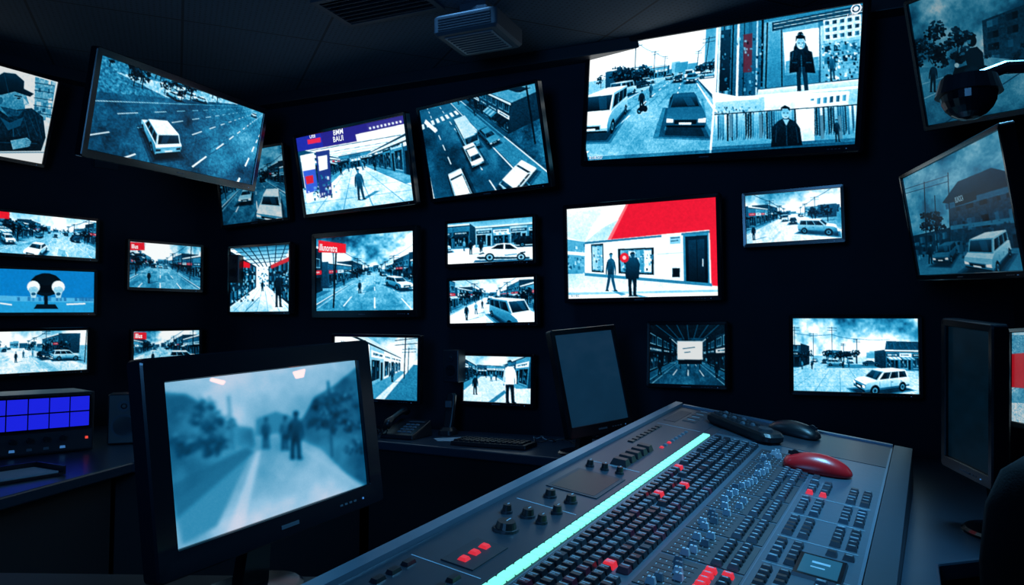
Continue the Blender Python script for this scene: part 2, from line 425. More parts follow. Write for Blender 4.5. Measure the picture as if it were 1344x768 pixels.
    def manp(s,u,v,g=.12,**k):
        x,y=s.ground(u,v); s.man(x,y,g,**k)
    def tree(s,x,y,h=6,g=.18):
        def go():
            s.draw([(x-h*.3,y-.5,0),(x+h*.3,y-.5,0),(x+h*.5,y+1,0),(x-h*.1,y+1,0)],.25,al=.4)
            u,v,d=s.px((x,y,h*.60)); 
            if d>1: s.cv.tree(u,v,s.f*h*.42/d,g,True,n=int(30+min(130,s.f*h*.42/d*5)))
        s.add(x,y,go)
    def pole(s,x,y,h=8,arm=1.5,g=.12):
        def go():
            a=s.px((x,y,0));b=s.px((x,y,h)); 
            if a[2]<1: return
            w=max(.6,s.f*.14/a[2]); s.cv.line(a[:2],b[:2],w,g)
            for dz in (0,.7):
                c=s.px((x-arm,y,h-.3-dz));d=s.px((x+arm,y,h-.3-dz)); s.cv.line(c[:2],d[:2],w*.6,g)
        s.add(x,y,go)
    def wire(s,P,g=.2,w=.5):
        for a,b in zip(P[:-1],P[1:]):
            a=np.array(a);b=np.array(b)
            if s.c3([a])[0][2]<.5 or s.c3([b])[0][2]<.5: continue
            pr=None
            for i in range(7):
                t=i/6; p=a*(1-t)+b*t; p[2]-=.8*4*t*(1-t)*.5; q=s.px(p)[:2]
                if pr: s.cv.line(pr,q,w,g,.8)
                pr=q
    def facade(s,O,D,n,length,h,base=.5,dep=7,signs=True,aw=True,bay=3.6,red=0.):
        O=np.array(O,float);D=np.array(D,float);D/=np.linalg.norm(D);N=np.array(n,float); r=s.cv.r
        def P(t,z,o=0): q=O+D*t+N*o; return (q[0],q[1],z)
        ctr=np.array([*(O+D*length/2-N*dep/2),h/2])
        s.conv(ctr,[P(0,0,-dep),P(length,0,-dep),P(length,h,-dep),P(0,h,-dep)],base*.8)
        for t in (0,length): s.conv(ctr,[P(t,0),P(t,0,-dep),P(t,h,-dep),P(t,h)],(base*.95,base*.7),tf=.05)
        s.conv(ctr,[P(0,h),P(length,h),P(length,h,-dep),P(0,h,-dep)],.7,tf=.05)
        if not s.conv(ctr,[P(0,0),P(length,0),P(length,h),P(0,h)],(base+.08,base-.05),tf=.06,cl=.1): return
        s.draw([P(0,0),P(length,0),P(length,0,1.6),P(0,0,1.6)],.3,al=.5)
        nb=max(1,round(length/bay)); bw=length/nb
        order=list(range(nb))
        if np.linalg.norm(O-s.cam[:2])<np.linalg.norm(O+D*length-s.cam[:2]): order=order[::-1]
        for i in order:
            a=i*bw; g0=r.uniform(-.15,.2)
            s.draw([P(a+.02*bw,0,.01),P(a+.98*bw,0,.01),P(a+.98*bw,h*.98,.01),P(a+.02*bw,h*.98,.01)],(base+g0+.05,base+g0-.08),al=.7,tf=.05)
            gl=r.uniform(.04,.16)
            s.draw([P(a+.08*bw,.35,.02),P(a+.62*bw,.35,.02),P(a+.62*bw,2.5,.02),P(a+.08*bw,2.5,.02)],(gl+.02,gl+.18))
            for j in range(9):
                t=a+bw*r.uniform(.09,.55); z=r.uniform(.4,2.0); ww=bw*r.uniform(.02,.07); s.draw([P(t,z,.02),P(t+ww,z,.02),P(t+ww,z+r.uniform(.15,.6),.02),P(t,z+.4,.02)],r.uniform(.05,.9),al=.8)
            s.draw([P(a+.34*bw,.35,.03),P(a+.355*bw,.35,.03),P(a+.355*bw,2.5,.03),P(a+.34*bw,2.5,.03)],.75)
            s.draw([P(a+.08*bw,.28,.03),P(a+.62*bw,.28,.03),P(a+.62*bw,.36,.03),P(a+.08*bw,.36,.03)],.7)
            s.draw([P(a+.70*bw,0,.02),P(a+.90*bw,0,.02),P(a+.90*bw,2.3,.02),P(a+.70*bw,2.3,.02)],(r.uniform(.02,.1),.2))
            if signs:
                sg=r.choice([.9,.15,.75,.3,.95]); 
                if r.random()<red: sg=(.80,.10,.17)
                s.draw([P(a+.05*bw,2.75,.05),P(a+.95*bw,2.75,.05),P(a+.95*bw,3.4,.05),P(a+.05*bw,3.4,.05)],sg)
                ic=.1 if (not isinstance(sg,tuple) and sg>.5) else .95
                t=a+.14*bw
                while t<a+.8*bw:
                    ww=bw*r.uniform(.02,.05); z0=2.93+r.uniform(0,.08); s.draw([P(t,z0,.06),P(t+ww,z0,.06),P(t+ww,3.22,.06),P(t,3.22,.06)],ic); t+=ww+bw*.025
            if aw and r.random()<.5:
                ag=r.choice([.9,.2,.7,.1])
                for q_ in range(6):
                    u0=a+(.04+.92*q_/6)*bw; u1=a+(.04+.92*(q_+1)/6)*bw; gg=ag if q_%2 else ag*.75
                    s.draw([P(u0,2.7,.05),P(u1,2.7,.05),P(u1,2.25,1.2),P(u0,2.25,1.2)],gg)
                s.draw([P(a+.04*bw,2.25,1.2),P(a+.96*bw,2.25,1.2),P(a+.96*bw,2.1,1.2),P(a+.04*bw,2.1,1.2)],ag*.6)
            z=3.9
            while z+1.4<h:
                for q in (.14,.57):
                    s.draw([P(a+(q-.02)*bw,z-.1,.02),P(a+(q+.31)*bw,z-.1,.02),P(a+(q+.31)*bw,z+1.3,.02),P(a+(q-.02)*bw,z+1.3,.02)],.72)
                    s.draw([P(a+q*bw,z,.03),P(a+(q+.29)*bw,z,.03),P(a+(q+.29)*bw,z+1.2,.03),P(a+q*bw,z+1.2,.03)],(r.uniform(.05,.3),.35))
                    s.draw([P(a+(q+.135)*bw,z,.03),P(a+(q+.15)*bw,z,.03),P(a+(q+.15)*bw,z+1.2,.03),P(a+(q+.135)*bw,z+1.2,.03)],.7)
                z+=2.4
        s.draw([P(0,h-.35,.12),P(length,h-.35,.12),P(length,h,.12),P(0,h,.12)],.82)
        s.draw([P(0,h-.5,.1),P(length,h-.5,.1),P(length,h-.35,.1),P(0,h-.35,.1)],.14)
def town(cv,hor=.4,vx=.5,h=3,f=.8,box=(0,0,1,1),rw=5.,sw=3.,sky=(.80,.97),cloud=.35,road=.46,left=((4,12,6.5,.35),(17,14,5,.5),(32,20,7,.4)),right=((10,10,5,.45),(21,16,7,.35),(38,22,5.5,.5)),
         cars=(),ppl=(),trees=6,poles=True,red=.2,lines=3,zebra=False,crowd=3,far=True):
    s=Mini(cv,hor,vx,h,f,box); r=cv.r
    cv.poly([(s.x0,s.y0-2),(s.x1,s.y0-2),(s.x1,s.hy+1),(s.x0,s.hy+1)],sky,cl=cloud)
    Y=400
    s.draw([(-200,0.1,0),(200,.1,0),(200,Y,0),(-200,Y,0)],(.62,.74),tf=.08,cl=.12)
    s.draw([(-rw,.1,0),(rw,.1,0),(rw,Y,0),(-rw,Y,0)],(road+.14,road-.02),tf=.05,cl=.14,tx=.06)
    for i in range(10):
        x=r.uniform(-rw,rw); y=r.uniform(3,22); w=r.uniform(.3,1.6); s.draw([(x,y,0),(x+w,y,0),(x+w+.3,y+r.uniform(2,6),0),(x+.2,y+4,0)],road+r.uniform(-.10,.08),al=.4)
    for sd in(-1,1):
        s.draw([(sd*rw,.1,0),(sd*(rw+.18),.1,0),(sd*(rw+.18),Y,0),(sd*rw,Y,0)],.88)
        s.draw([(sd*(rw-.12),.1,0),(sd*rw,.1,0),(sd*rw,Y,0),(sd*(rw-.12),Y,0)],.25,al=.7)
        s.draw([(sd*(rw-.6),.1,0),(sd*(rw-.5),.1,0),(sd*(rw-.5),Y,0),(sd*(rw-.6),Y,0)],.85,al=.7)
        for i in range(14): s.draw([(sd*(rw+.2),2+i*2.2,0),(sd*(rw+sw+3),2+i*2.2,0),(sd*(rw+sw+3),2.08+i*2.2,0),(sd*(rw+.2),2.08+i*2.2,0)],.4,al=.5)
    for l in range(lines):
        x=-rw+(l+1)*2*rw/(lines+1)
        for i in range(16): s.draw([(x-.06,1+i*5,0),(x+.06,1+i*5,0),(x+.06,3.4+i*5,0),(x-.06,3.4+i*5,0)],.93)
    if zebra:
        for i in range(9): x=-rw+.4+i*(2*rw/9); s.draw([(x,zebra,0),(x+.55,zebra,0),(x+.55,zebra+2.6,0),(x,zebra+2.6,0)],.95)
    if far:
        for i in range(12):
            x=r.uniform(-60,60); hh=r.uniform(4,10); w=r.uniform(5,14); y=r.uniform(90,130); g=r.uniform(.35,.65)
            s.draw([(x,y,0),(x+w,y,0),(x+w,y,hh),(x,y,hh)],g)
            for q_ in range(4): s.draw([(x+w*(.1+q_*.22),y,hh*.4),(x+w*(.22+q_*.22),y,hh*.4),(x+w*(.22+q_*.22),y,hh*.7),(x+w*(.1+q_*.22),y,hh*.7)],.25)
        for i in range(14):
            u,v,d=s.px((r.uniform(-60,60),95,2.5)); cv.tree(u,v,s.f*r.uniform(2.5,5)/d,.25,False,n=22)
    B=[]
    for (y0,L,hh,g) in left: B.append((y0,(-rw-sw,y0),(0,1),(1,0),L,hh,g))
    for (y0,L,hh,g) in right: B.append((y0,(rw+sw,y0),(0,1),(-1,0),L,hh,g))
    for b in sorted(B,key=lambda t:-t[0]): s.facade(b[1],b[2],b[3],b[4],b[5],b[6],red=red)
    for i in range(trees):
        sd=r.choice((-1,1)); s.tree(sd*(rw+r.uniform(.8,sw)),r.uniform(14,55),r.uniform(4,7),.17)
    if poles:
        for sd in ((-1,1) if r.random()<.5 else (1,)):
            for y in (10,26,46,70): s.pole(sd*(rw+.6),y,7.5)
            s.wire([(sd*(rw+.6),y,7.2) for y in (10,26,46,70)])
    for i in range(crowd):
        s.man(r.choice((-1,1))*(rw+r.uniform(.4,sw*.8)),r.uniform(12,35),r.choice([.06,.15,.3,.5]))
    for i in range(8):
        s.car(r.choice((-1,1))*(rw-1.2-r.uniform(0,1)),r.uniform(28,85),r.choice((0,180)),r.choice(('sedan','suv','van')),r.choice([.95,.3,.6,.15]))
    for c_ in cars: s.carp(*c_)
    for p in ppl: s.manp(*p)
    s.run(); cv.local=False
    return s

Q={
'L1':[(-124,50),(67,103),(52,214),(-141,178)],'L2':[(133,72),(346,150),(329,241),(114,196)],
'L3':[(287,203),(368,192),(380,284),(292,297)],'L4':[(-60,271),(127,291),(124,339),(-60,328)],
'L5':[(-60,350),(124,358),(122,409),(-60,411)],'L6':[(-60,437),(115,433),(113,485),(-60,494)],
'L7':[(170,317),(264,325),(262,380),(170,377)],'L8':[(175,436),(261,433),(261,479),(175,483)],
'B1':[(303,327),(380,321),(380,409),(302,409)],'B2':[(388,182),(530,151),(543,263),(403,281)],
'B3':[(549,146),(704,109),(719,240),(571,260)],'B4':[(415,314),(543,303),(543,407),(416,408)],
'B5':[(588,295),(699,284),(700,342),(588,346)],'B6':[(590,370),(701,363),(702,423),(591,424)],
'B7':[(438,442),(551,444),(546,526),(440,521)],'B8':[(609,467),(698,469),(696,530),(609,526)],
'B9':[(772,63),(1138,6),(1117,187),(772,214)],'B10':[(744,275),(940,259),(942,388),(747,392)],
'B11':[(978,258),(1103,246),(1105,313),(981,319)],'B12':[(854,427),(952,426),(951,506),(853,503)],
'B13':[(1041,418),(1204,419),(1206,517),(1042,513)],
'R1':[(1190,8),(1390,-70),(1412,130),(1222,163)],'R2':[(1184,236),(1314,169),(1346,355),(1209,360)],
'R3':[(1328,437),(1430,432),(1430,570),(1328,552)],
'S1':[(213,503),(465,473),(482,635),(230,722)],'S2':[(727,441),(802,433),(824,548),(750,562)],
'S3':[(1243,428),(1304,436),(1300,625),(1247,597)],
}
PIC={}
def paint():
    # L1 : man in a cap
    c=Cv(Q['L1'],1,.8)
    c.poly([(-150,40),(80,90),(60,225),(-150,220)],(.92,.78),tx=.08)
    c.poly([(36,96),(64,104),(60,152),(38,146)],.62,tx=.2); c.clut(36,100,60,150,22,3,9,.3,.95)
    for i in range(5): c.line((36,104+i*10),(62,108+i*10),1,.3)
    c.poly([(-60,150),(-8,136),(12,140),(34,138),(50,150),(55,178),(50,196),(30,190),(8,196),(-60,200)],(.22,.12),tx=.12,tf=.05)
    c.poly([(-8,150),(6,158),(24,150),(20,162),(4,168)],.34); c.line((10,160),(14,196),1.2,.35); c.line((24,150),(34,180),1.,.28); c.line((-4,156),(-20,186),1.,.28)
    for p_,q_ in (((30,146),(44,176)),((40,150),(50,180)),((-14,150),(-30,180)),((16,166),(26,188))): c.line(p_,q_,1.,.32,.7)
    c.poly([(-30,180),(20,176),(48,184),(50,198),(10,205),(-30,205)],.12,tx=.1); c.line((-20,184),(44,186),1,.28)
    c.poly([(-20,108),(0,100),(20,112),(26,122),(30,132),(25,134),(25,139),(18,148),(4,150),(-10,140)],(.66,.48),tx=.15)
    c.poly([(4,150),(18,148),(25,139),(16,141),(4,138),(-8,136)],.32,tx=.15)
    c.poly([(-24,122),(-22,100),(-6,90),(10,92),(22,102),(22,112),(36,119),(31,123),(10,116),(-6,120)],(.26,.1))
    c.line((-6,90),(2,118),.8,.3); c.ell(16,125,2.4,1.2,.05); c.line((10,121),(20,123),1.3,.1); c.poly([(22,124),(29,132),(23,133)],.78)
    c.line((14,141),(23,140),1.2,.1); c.ell(-8,128,3,5,.42); c.poly([(-14,122),(-10,134),(-16,138),(-20,120)],.1)
    c.poly([(8,182),(30,178),(36,183),(34,190),(12,194)],.62,tx=.1)
    for i in range(4): c.line((28,181+i*2.6),(36,183+i*2.2),.7,.35)
    c.poly([(-150,198),(60,196),(60,225),(-150,225)],.93); c.line((-130,199),(56,198),1.2,.4)
    PIC['L1']=c.out(.78)
    # L2 : big road seen from a gantry
    c=Cv(Q['L2'],2,.42); s=Mini(c,-.12,1.02,5.6,.75)
    s.draw([(-200,.1,0),(200,.1,0),(200,500,0),(-200,500,0)],(.50,.42),tx=.25,tf=.1)
    s.draw([(-20,.1,0),(6,.1,0),(6,400,0),(-20,400,0)],(.46,.34),tx=.08,tf=.05,cl=.22)
    s.draw([(-40,20,0),(-20,20,0),(-20,90,0),(-40,90,0)],.75,tx=.2)
    s.draw([(3.2,.1,0),(5.4,.1,0),(5.4,400,0),(3.2,400,0)],.24,tx=.3)
    for x in (2.8,3.3,5.3,10.6,-16.6): s.draw([(x,.1,0),(x+.16,.1,0),(x+.16,400,0),(x,400,0)],.95)
    s.draw([(5.6,.1,0),(10.6,.1,0),(10.6,400,0),(5.6,400,0)],(.50,.38),tf=.05); s.draw([(11,.1,0),(14,.1,0),(14,400,0),(11,400,0)],.58)
    for x in (-13.,-9.8,-6.6,-3.4,-.2,8.):
        for i in range(24): s.draw([(x-.07,2+i*4.4,0),(x+.07,2+i*4.4,0),(x+.07,4.2+i*4.4,0),(x-.07,4.2+i*4.4,0)],.97)
    for i in range(34): x=c.r.uniform(-16,2); y=c.r.uniform(3,40); s.draw([(x,y,0),(x+.12,y,0),(x+.3,y+4,0),(x+.15,y+4,0)],.28,al=.4)
    for i in range(30): s.tree(c.r.uniform(-50,-18),c.r.uniform(16,60),c.r.uniform(3,5),.14)
    for i in range(26): s.tree(c.r.uniform(11.5,18),c.r.uniform(8,80),c.r.uniform(2.5,4.5),.14)
    for i in range(20): s.tree(c.r.uniform(3.6,5),c.r.uniform(8,90),c.r.uniform(.8,1.5),.12)
    for i in range(6): s.facade((15,14+i*14),(0,1),(-1,0),11,4+i%2*2,.5)
    for x,y in ((-20,22),(-23,27),(-19,32),(-26,36)): s.car(x,y,c.r.uniform(0,360),'sedan',.95)
    for y in (10,20,34,52): s.pole(10.9,y,7,1.2,.2)
    s.carp(210,186,-66,'suv',1.0); s.car(-5,52,0,'sedan',.9); s.car(1,75,0,'van',.2); s.car(8,44,180,'sedan',.9)
    s.run(); c.local=False; PIC['L2']=c.out(.93,off=-.03)
    c=Cv(Q['L3'],3); town(c,.34,.55,4,.9,road=.36,sky=(.6,.8),cars=((357,272,200,'suv',.95),(325,258,180,'sedan',.8)),trees=10); PIC['L3']=c.out(.74,off=-.1)
    c=Cv(Q['L4'],4); town(c,.34,.70,3.4,.55,rw=8,road=.55,cars=((50,333,186,'sedan',1.),(12,318,130,'suv',.9),(100,318,20,'suv',.4),(74,312,180,'sedan',.3)),lines=4,red=.4)
    c.poly([(0,277),(14,278),(14,288),(0,287)],RED); PIC['L4']=c.out(.95)
    c=Cv(Q['L5'],5)
    c.poly([(-70,340),(130,350),(130,415),(-70,420)],(.02,.50,.80)); c.poly([(-70,395),(130,396),(130,415),(-70,420)],(.12,.62,.86))
    c.poly([(-70,386),(130,392),(130,397),(-70,394)],(.30,.72,.92))
    for i in range(40): 
        x=c.r.uniform(-60,122); c.poly([(x,390),(x+3,390),(x+3,395),(x,395)],(.1,.45,.7),al=.7)
    c.ell(62,374,21,15,.12); c.ell(62,372,18,13,.04); c.ell(62,368,12,7,.10); c.line((62,388),(62,402),5,.1); c.poly([(50,399),(74,399),(78,405),(46,405)],.12)
    for x in (46,78):
        c.ell(x,377,8.5,8,.97); c.ell(x,381,6.5,5,.72); c.poly([(x-5,383),(x+5,383),(x+3,391),(x-3,391)],.75); c.ell(x-2,374,3,3,1.); c.ell(x,386,3,2,.4)
    c.line((2,398),(18,400),2,.95); c.line((88,399),(112,398),2,.9); PIC['L5']=c.out(.88)
    c=Cv(Q['L6'],6); town(c,.36,.45,2.6,.6,rw=9,road=.68,cars=((84,472,100,'suv',1.),(56,470,180,'sedan',.3)),ppl=((20,476,.1),(30,470,.3),(42,468,.5)),lines=2,right=((22,16,6,.4),)); PIC['L6']=c.out(.9)
    c=Cv(Q['L7'],7); town(c,.42,.42,3.0,.8,road=.45,cars=((211,352,180,'sedan',.9),(250,356,10,'suv',.2)),ppl=((196,372,.08),),cloud=.5)
    c.poly([(170,318),(190,319),(190,329),(170,329)],RED,tf=.1); PIC['L7']=c.out(.88)
    c=Cv(Q['L8'],8); town(c,.42,.4,2.6,.8,rw=6,road=.62,cars=((240,474,110,'suv',1.),),ppl=((200,476,.08),),cloud=.5)
    c.poly([(176,437),(192,437),(192,446),(176,446)],RED,tf=.1); PIC['L8']=c.out(.86)
    # B1 shop arcade
    c=Cv(Q['B1'],9,.75)
    c.poly([(300,320),(384,318),(384,412),(300,412)],(.88,.85))
    c.poly([(300,322),(384,316),(372,342),(336,350)],(.45,.9))
    for i in range(6): c.line((310+i*13,320),(340+i*5,350),1.1,.2)
    for i in range(5): c.line((304+i*6,328+i*4.5),(382-i*2,322+i*5.),.8,.3)
    c.bq([(302,330),(336,350),(336,378),(302,404)],.22,7,3,win=.35); c.poly([(302,336),(328,346),(328,352),(302,350)],RED)
    c.bq([(352,350),(382,336),(382,402),(352,380)],.2,5,3,win=.3); c.poly([(355,348),(381,336),(381,342),(355,353)],(.75,.15,.2))
    c.poly([(336,377),(352,377),(384,404),(384,412),(300,412),(302,402)],(.97,.72),tf=.06,cl=.15)
    for i in range(6): c.line((338+i*3,378),(304+i*16,411),.7,.5,.6)
    c.clut(304,352,333,395,90,1.2,4,.03,.9); c.clut(356,354,380,388,80,1.2,4,.03,.9); c.clut(337,352,352,377,30,1,3,.1,.6)
    c.person(365,403,46,.06,w=.9,head=.35); c.person(344,382,14,.1); c.line((340,390),(322,408),1,.5)
    PIC['B1']=c.out(.95)
    # B2 : promo header + covered shopping street
    c=Cv(Q['B2'],10,.6); s=Mini(c,.42,.52,2.2,.75)
    c.local=True; c.poly([(-2,-2),(c.lw+2,-2),(c.lw+2,c.lh*.45),(-2,c.lh*.45)],(.9,1.))
    s.draw([(-90,.1,0),(90,.1,0),(90,300,0),(-90,300,0)],(.88,.64),tf=.06,cl=.22)
    for i in range(14): s.draw([(-9,3+i*1.8,0),(9,3+i*1.8,0),(9,3.06+i*1.8,0),(-9,3.06+i*1.8,0)],.5,al=.6)
    for i in range(9): s.draw([(-5+i*1.4,.3,0),(-4.94+i*1.4,.3,0),(-4.94+i*1.4,40,0),(-5+i*1.4,40,0)],.5,al=.6)
    s.draw([(4.2,3,3.6),(9,3,3.6),(9,40,3.6),(4.2,40,3.6)],.28,tf=.05); s.draw([(-9,3,3.8),(-4,3,3.8),(-4,40,3.8),(-9,40,3.8)],.35,tf=.05)
    for i in range(12):
        y=36-i*2.6; s.draw([(-4,y,3.85),(4.2,y,3.65),(4.2,y+.25,3.65),(-4,y+.25,3.85)],.2)
    s.facade((-5,28),(1,0),(0,-1),11,5,.5); s.facade((5,6),(0,1),(-1,0),22,3.6,.45,bay=2.6); s.facade((-4.6,9),(0,1),(1,0),19,3.7,.4,bay=2.6,red=.3)
    for x,y,g in ((-2.6,15,.08),(-1.4,19,.3),(.4,20,.1),(1.7,17,.45),(2.6,21,.1),(3.4,14,.12),(-.6,24,.2)): s.man(x,y,g)
    s.manp(474,262,.3); s.run(); c.local=False
    c.poly([(394,205),(412,201),(418,262),(404,266)],.97); c.poly([(398,225),(414,222),(418,250),(403,254)],(.18,.35,.8)); c.poly([(401,232),(411,230),(412,240),(403,242)],(.8,.12,.2))
    c.poly([(414,200),(432,197),(436,256),(420,260)],(.10,.2,.5)); c.poly([(417,206),(429,204),(430,222),(419,225)],.9); c.clut(416,228,440,258,40,1.5,5,.05,1.,.85); c.clut(396,244,418,262,20,2,5,.05,1.)
    c.poly([(386,182),(532,150),(534,162),(466,177),(468,186),(390,200)],(.13,.12,.50)); c.poly([(386,182),(420,175),(424,193),(389,200)],(.10,.16,.62))
    c.poly([(403,184),(420,181),(421,187),(404,190)],(.85,.15,.3)); c.poly([(480,163),(530,152),(532,160),(482,171)],(.18,.17,.52))
    for i in range(9): c.line((484+i*5,169-i*1.1),(486.5+i*5,168.4-i*1.1),3,.85)
    PIC['B2']=c.out(.97)
    # B3 overhead junction
    c=Cv(Q['B3'],11,.35); s=Mini(c,-.62,.1,13,.95)
    s.draw([(-60,.1,0),(60,.1,0),(60,150,0),(-60,150,0)],(.38,.32),tf=.08,cl=.2,tx=.1)
    s.draw([(-4,.1,0),(6.5,.1,0),(6.5,150,0),(-4,150,0)],(.42,.32),tf=.05,cl=.18); s.draw([(-60,30,0),(60,30,0),(60,36,0),(-60,36,0)],.42)
    for x in (-4.2,6.5,9.4): s.draw([(x,.1,0),(x+.2,.1,0),(x+.2,150,0),(x,150,0)],.88)
    s.draw([(6.8,.1,0),(9.4,.1,0),(9.4,60,0),(6.8,60,0)],.55,tf=.08)
    for x in (-.6,3.):
        for i in range(16): s.draw([(x,1+i*3.6,0),(x+.16,1+i*3.6,0),(x+.16,2.8+i*3.6,0),(x,2.8+i*3.6,0)],.92)
    for i in range(8): s.draw([(-3.6+i*1.3,26,0),(-2.9+i*1.3,26,0),(-2.9+i*1.3,28.6,0),(-3.6+i*1.3,28.6,0)],.85)
    s.facade((10.5,12),(0,1),(-1,0),17,5.5,.4,9,aw=True); s.facade((10.5,38),(0,1),(-1,0),20,8,.4,12)
    for x0,y0,g in ((13,14,.25),(16,17,.9),(12,21,.5),(17,24,.3),(14,26,.8),(18,14,.4)): s.draw([(x0,y0,5.6),(x0+2,y0,5.6),(x0+2,y0+2,5.6),(x0,y0+2,5.6)],g); s.draw([(x0,y0,5.6),(x0+2,y0,5.6),(x0+2.4,y0-.5,5.6),(x0+.4,y0-.5,5.6)],.15)
    for i in range(26): s.tree(c.r.uniform(-12,-5.2),c.r.uniform(8,40),c.r.uniform(2.5,4.5),.13)
    for i in range(5): s.man(c.r.uniform(6.9,9),c.r.uniform(12,40),.2)
    s.carp(613,182,5,'bus',.9); s.carp(621,206,5,'sedan',1.); s.carp(606,246,2,'suv',1.); s.carp(640,182,180,'sedan',.6); s.carp(678,236,74,'suv',1.)
    s.run(); c.local=False; c.poly([(690,113),(692.5,112),(703,190),(701,191)],.08); c.poly([(558,158),(574,172),(571,176),(556,163)],.9)
    PIC['B3']=c.out(.92,off=-.03)
    # B4 big street
    c=Cv(Q['B4'],12); town(c,.46,.62,3.2,.75,rw=5.5,road=.48,cars=((520,377,160,'suv',.97),(506,356,180,'sedan',.6),(537,364,175,'suv',.3)),ppl=((472,385,.14),),cloud=.6,sky=(.62,1.0),left=((1.5,9,7,.3),(12,14,5,.45),(28,24,7,.35)),lines=3)
    c.poly([(418,316),(454,321),(454,333),(418,332)],RED); c.line((441,333),(438,404),2.2,.08)
    PIC['B4']=c.out(.97)
    # B5 street with low sports car
    c=Cv(Q['B5'],13,.7); s=Mini(c,.40,.5,1.9,.9); c.local=True
    c.poly([(0,-1),(c.lw,-1),(c.lw,c.lh*.42),(0,c.lh*.42)],(.6,.9)); s.draw([(-90,.1,0),(90,.1,0),(90,300,0),(-90,300,0)],(.92,.8),tf=.06)
    s.facade((-26,16),(1,0),(0,-1),22,5,.4,red=.1); s.facade((-3,17),(1,0),(0,-1),30,4.4,.6)
    for x,y,g in ((-4,12,.5),(-2.2,9,.06),(-.9,8.5,.1),(3,13,.1),(7,12,.5)): s.man(x,y,g)
    s.car(-8.2,11,60,'suv',.9); s.car(6.8,13.5,95,'suv',.2); s.run(); c.local=False
    for Pp,cc in (([(0,.15),(.01,.36),(.10,.52),(.22,.66),(.36,.93),(.5,1),(.62,.97),(.80,.66),(.95,.56),(1,.34),(.985,.08),(.06,.06)],(1.0,.8)),([(.26,.66),(.38,.9),(.49,.94),(.49,.64)],.1),([(.52,.64),(.52,.94),(.61,.92),(.74,.64)],.12),([(.0,.14),(.02,.2),(.98,.16),(.98,.06),(.06,.05)],.25),([(.03,.36),(.12,.46),(.15,.38),(.06,.32)],.3),([(.5,.3),(.74,.38),(.74,.32),(.52,.24)],.55),([(.8,.45),(.9,.5),(.9,.42),(.82,.38)],.15)):
        c.shp(Pp,660,341,72,22,cc)
    for x in (641,683):
        c.ell(x,337.5,6.2,5.6,.03); c.ell(x,337.5,4.2,3.8,.65); c.ell(x,337.5,2,2,.1)
    c.poly([(622,341),(698,340),(700,343),(620,344)],.2,al=.7); PIC['B5']=c.out(.97)
    c=Cv(Q['B6'],14); town(c,.36,.5,2.7,.75,rw=6,road=.8,cars=((664,420,158,'van',1.),(642,398,180,'suv',.5)),ppl=((612,420,.1),(624,412,.5),(632,405,.12)),cloud=.3,red=.6,lines=0,crowd=7)
    PIC['B6']=c.out(.97)
    # B7 shop row
    c=Cv(Q['B7'],15,.85); s=Mini(c,.42,.95,2.2,.9); c.local=True
    c.poly([(0,-1),(c.lw,-1),(c.lw,c.lh*.45),(0,c.lh*.45)],(.75,.95),cl=.3); s.draw([(-90,.1,0),(90,.1,0),(90,300,0),(-90,300,0)],(.85,.7),tf=.05)
    s.draw([(-1.5,.1,0),(9,.1,0),(9,300,0),(-1.5,300,0)],.5,tf=.06); s.facade((8,14),(0,1),(-1,0),20,5,.5); s.facade((-3.6,2.4),(0,1),(1,0),22,4.3,.85,aw=False)
    for y in (12,20): s.pole(-1.2,y,6)
    s.car(3,16,0,'suv',.9); s.man(-2.2,9,.2); s.run(); c.local=False; PIC['B7']=c.out(.92)
    # B8
    c=Cv(Q['B8'],16,.5); s=Mini(c,.34,.35,2.0,.8); c.local=True
    c.poly([(0,-1),(c.lw,-1),(c.lw,c.lh*.4),(0,c.lh*.4)],(.8,.9),cl=.2); s.draw([(-90,.1,0),(90,.1,0),(90,300,0),(-90,300,0)],(.85,.65),tf=.06)
    s.facade((-4,3),(0,1),(1,0),20,4.5,.4); s.facade((5.2,6),(0,1),(-1,0),20,4.5,.5); s.facade((-4,24),(1,0),(0,-1),12,5,.5)
    for i in range(4): s.man(c.r.uniform(-3,4),c.r.uniform(9,18),c.r.choice([.08,.2,.5]))
    s.run(); c.local=False
    c.person(624,518,26,.1); c.person(669,529,56,.97,leg=.10,head=.5,w=1.05); c.poly([(640,528),(662,512),(664,516),(646,530)],.2,al=.5)
    PIC['B8']=c.out(.94)
    # B9 : quad view on the large display
    c=Cv(Q['B9'],17,.6)
    s=Mini(c,.28,.86,3.1,1.15,box=(0,0,.475,1)); c.local=True
    c.poly([(0,-1),(c.lw*.48,-1),(c.lw*.48,c.lh*.3),(0,c.lh*.3)],(1.,.92),cl=.14)
    s.draw([(-200,.1,0),(200,.1,0),(200,500,0),(-200,500,0)],(.72,.66),tf=.06)
    s.draw([(-7.4,.1,0),(2.6,.1,0),(2.6,500,0),(-7.4,500,0)],(.62,.46),tf=.06,cl=.16,tx=.06)
    for i in range(16):
        x=c.r.uniform(-7,2); y=c.r.uniform(4,34); w=c.r.uniform(.4,2); s.draw([(x,y,0),(x+w,y,0),(x+w+.2,y+c.r.uniform(2,7),0),(x+.1,y+4,0)],c.r.uniform(.44,.62),al=.35)
    s.draw([(2.6,.1,0),(2.9,.1,0),(2.9,500,0),(2.6,500,0)],.35); s.draw([(2.9,.1,0),(8,.1,0),(8,500,0),(2.9,500,0)],(.92,1.),tf=.04)
    for x in (-7.2,2.1): s.draw([(x,.1,0),(x+.16,.1,0),(x+.16,500,0),(x,500,0)],.95)
    for x in (-4.,-.8):
        for i in range(18): s.draw([(x,2+i*5,0),(x+.15,2+i*5,0),(x+.15,4.4+i*5,0),(x,4.4+i*5,0)],.97)
    for i in range(14): x=c.r.uniform(-7,2); y=c.r.uniform(6,30); s.draw([(x,y,0),(x+.1,y,0),(x+.5,y+6,0),(x+.3,y+6,0)],.40,al=.4)
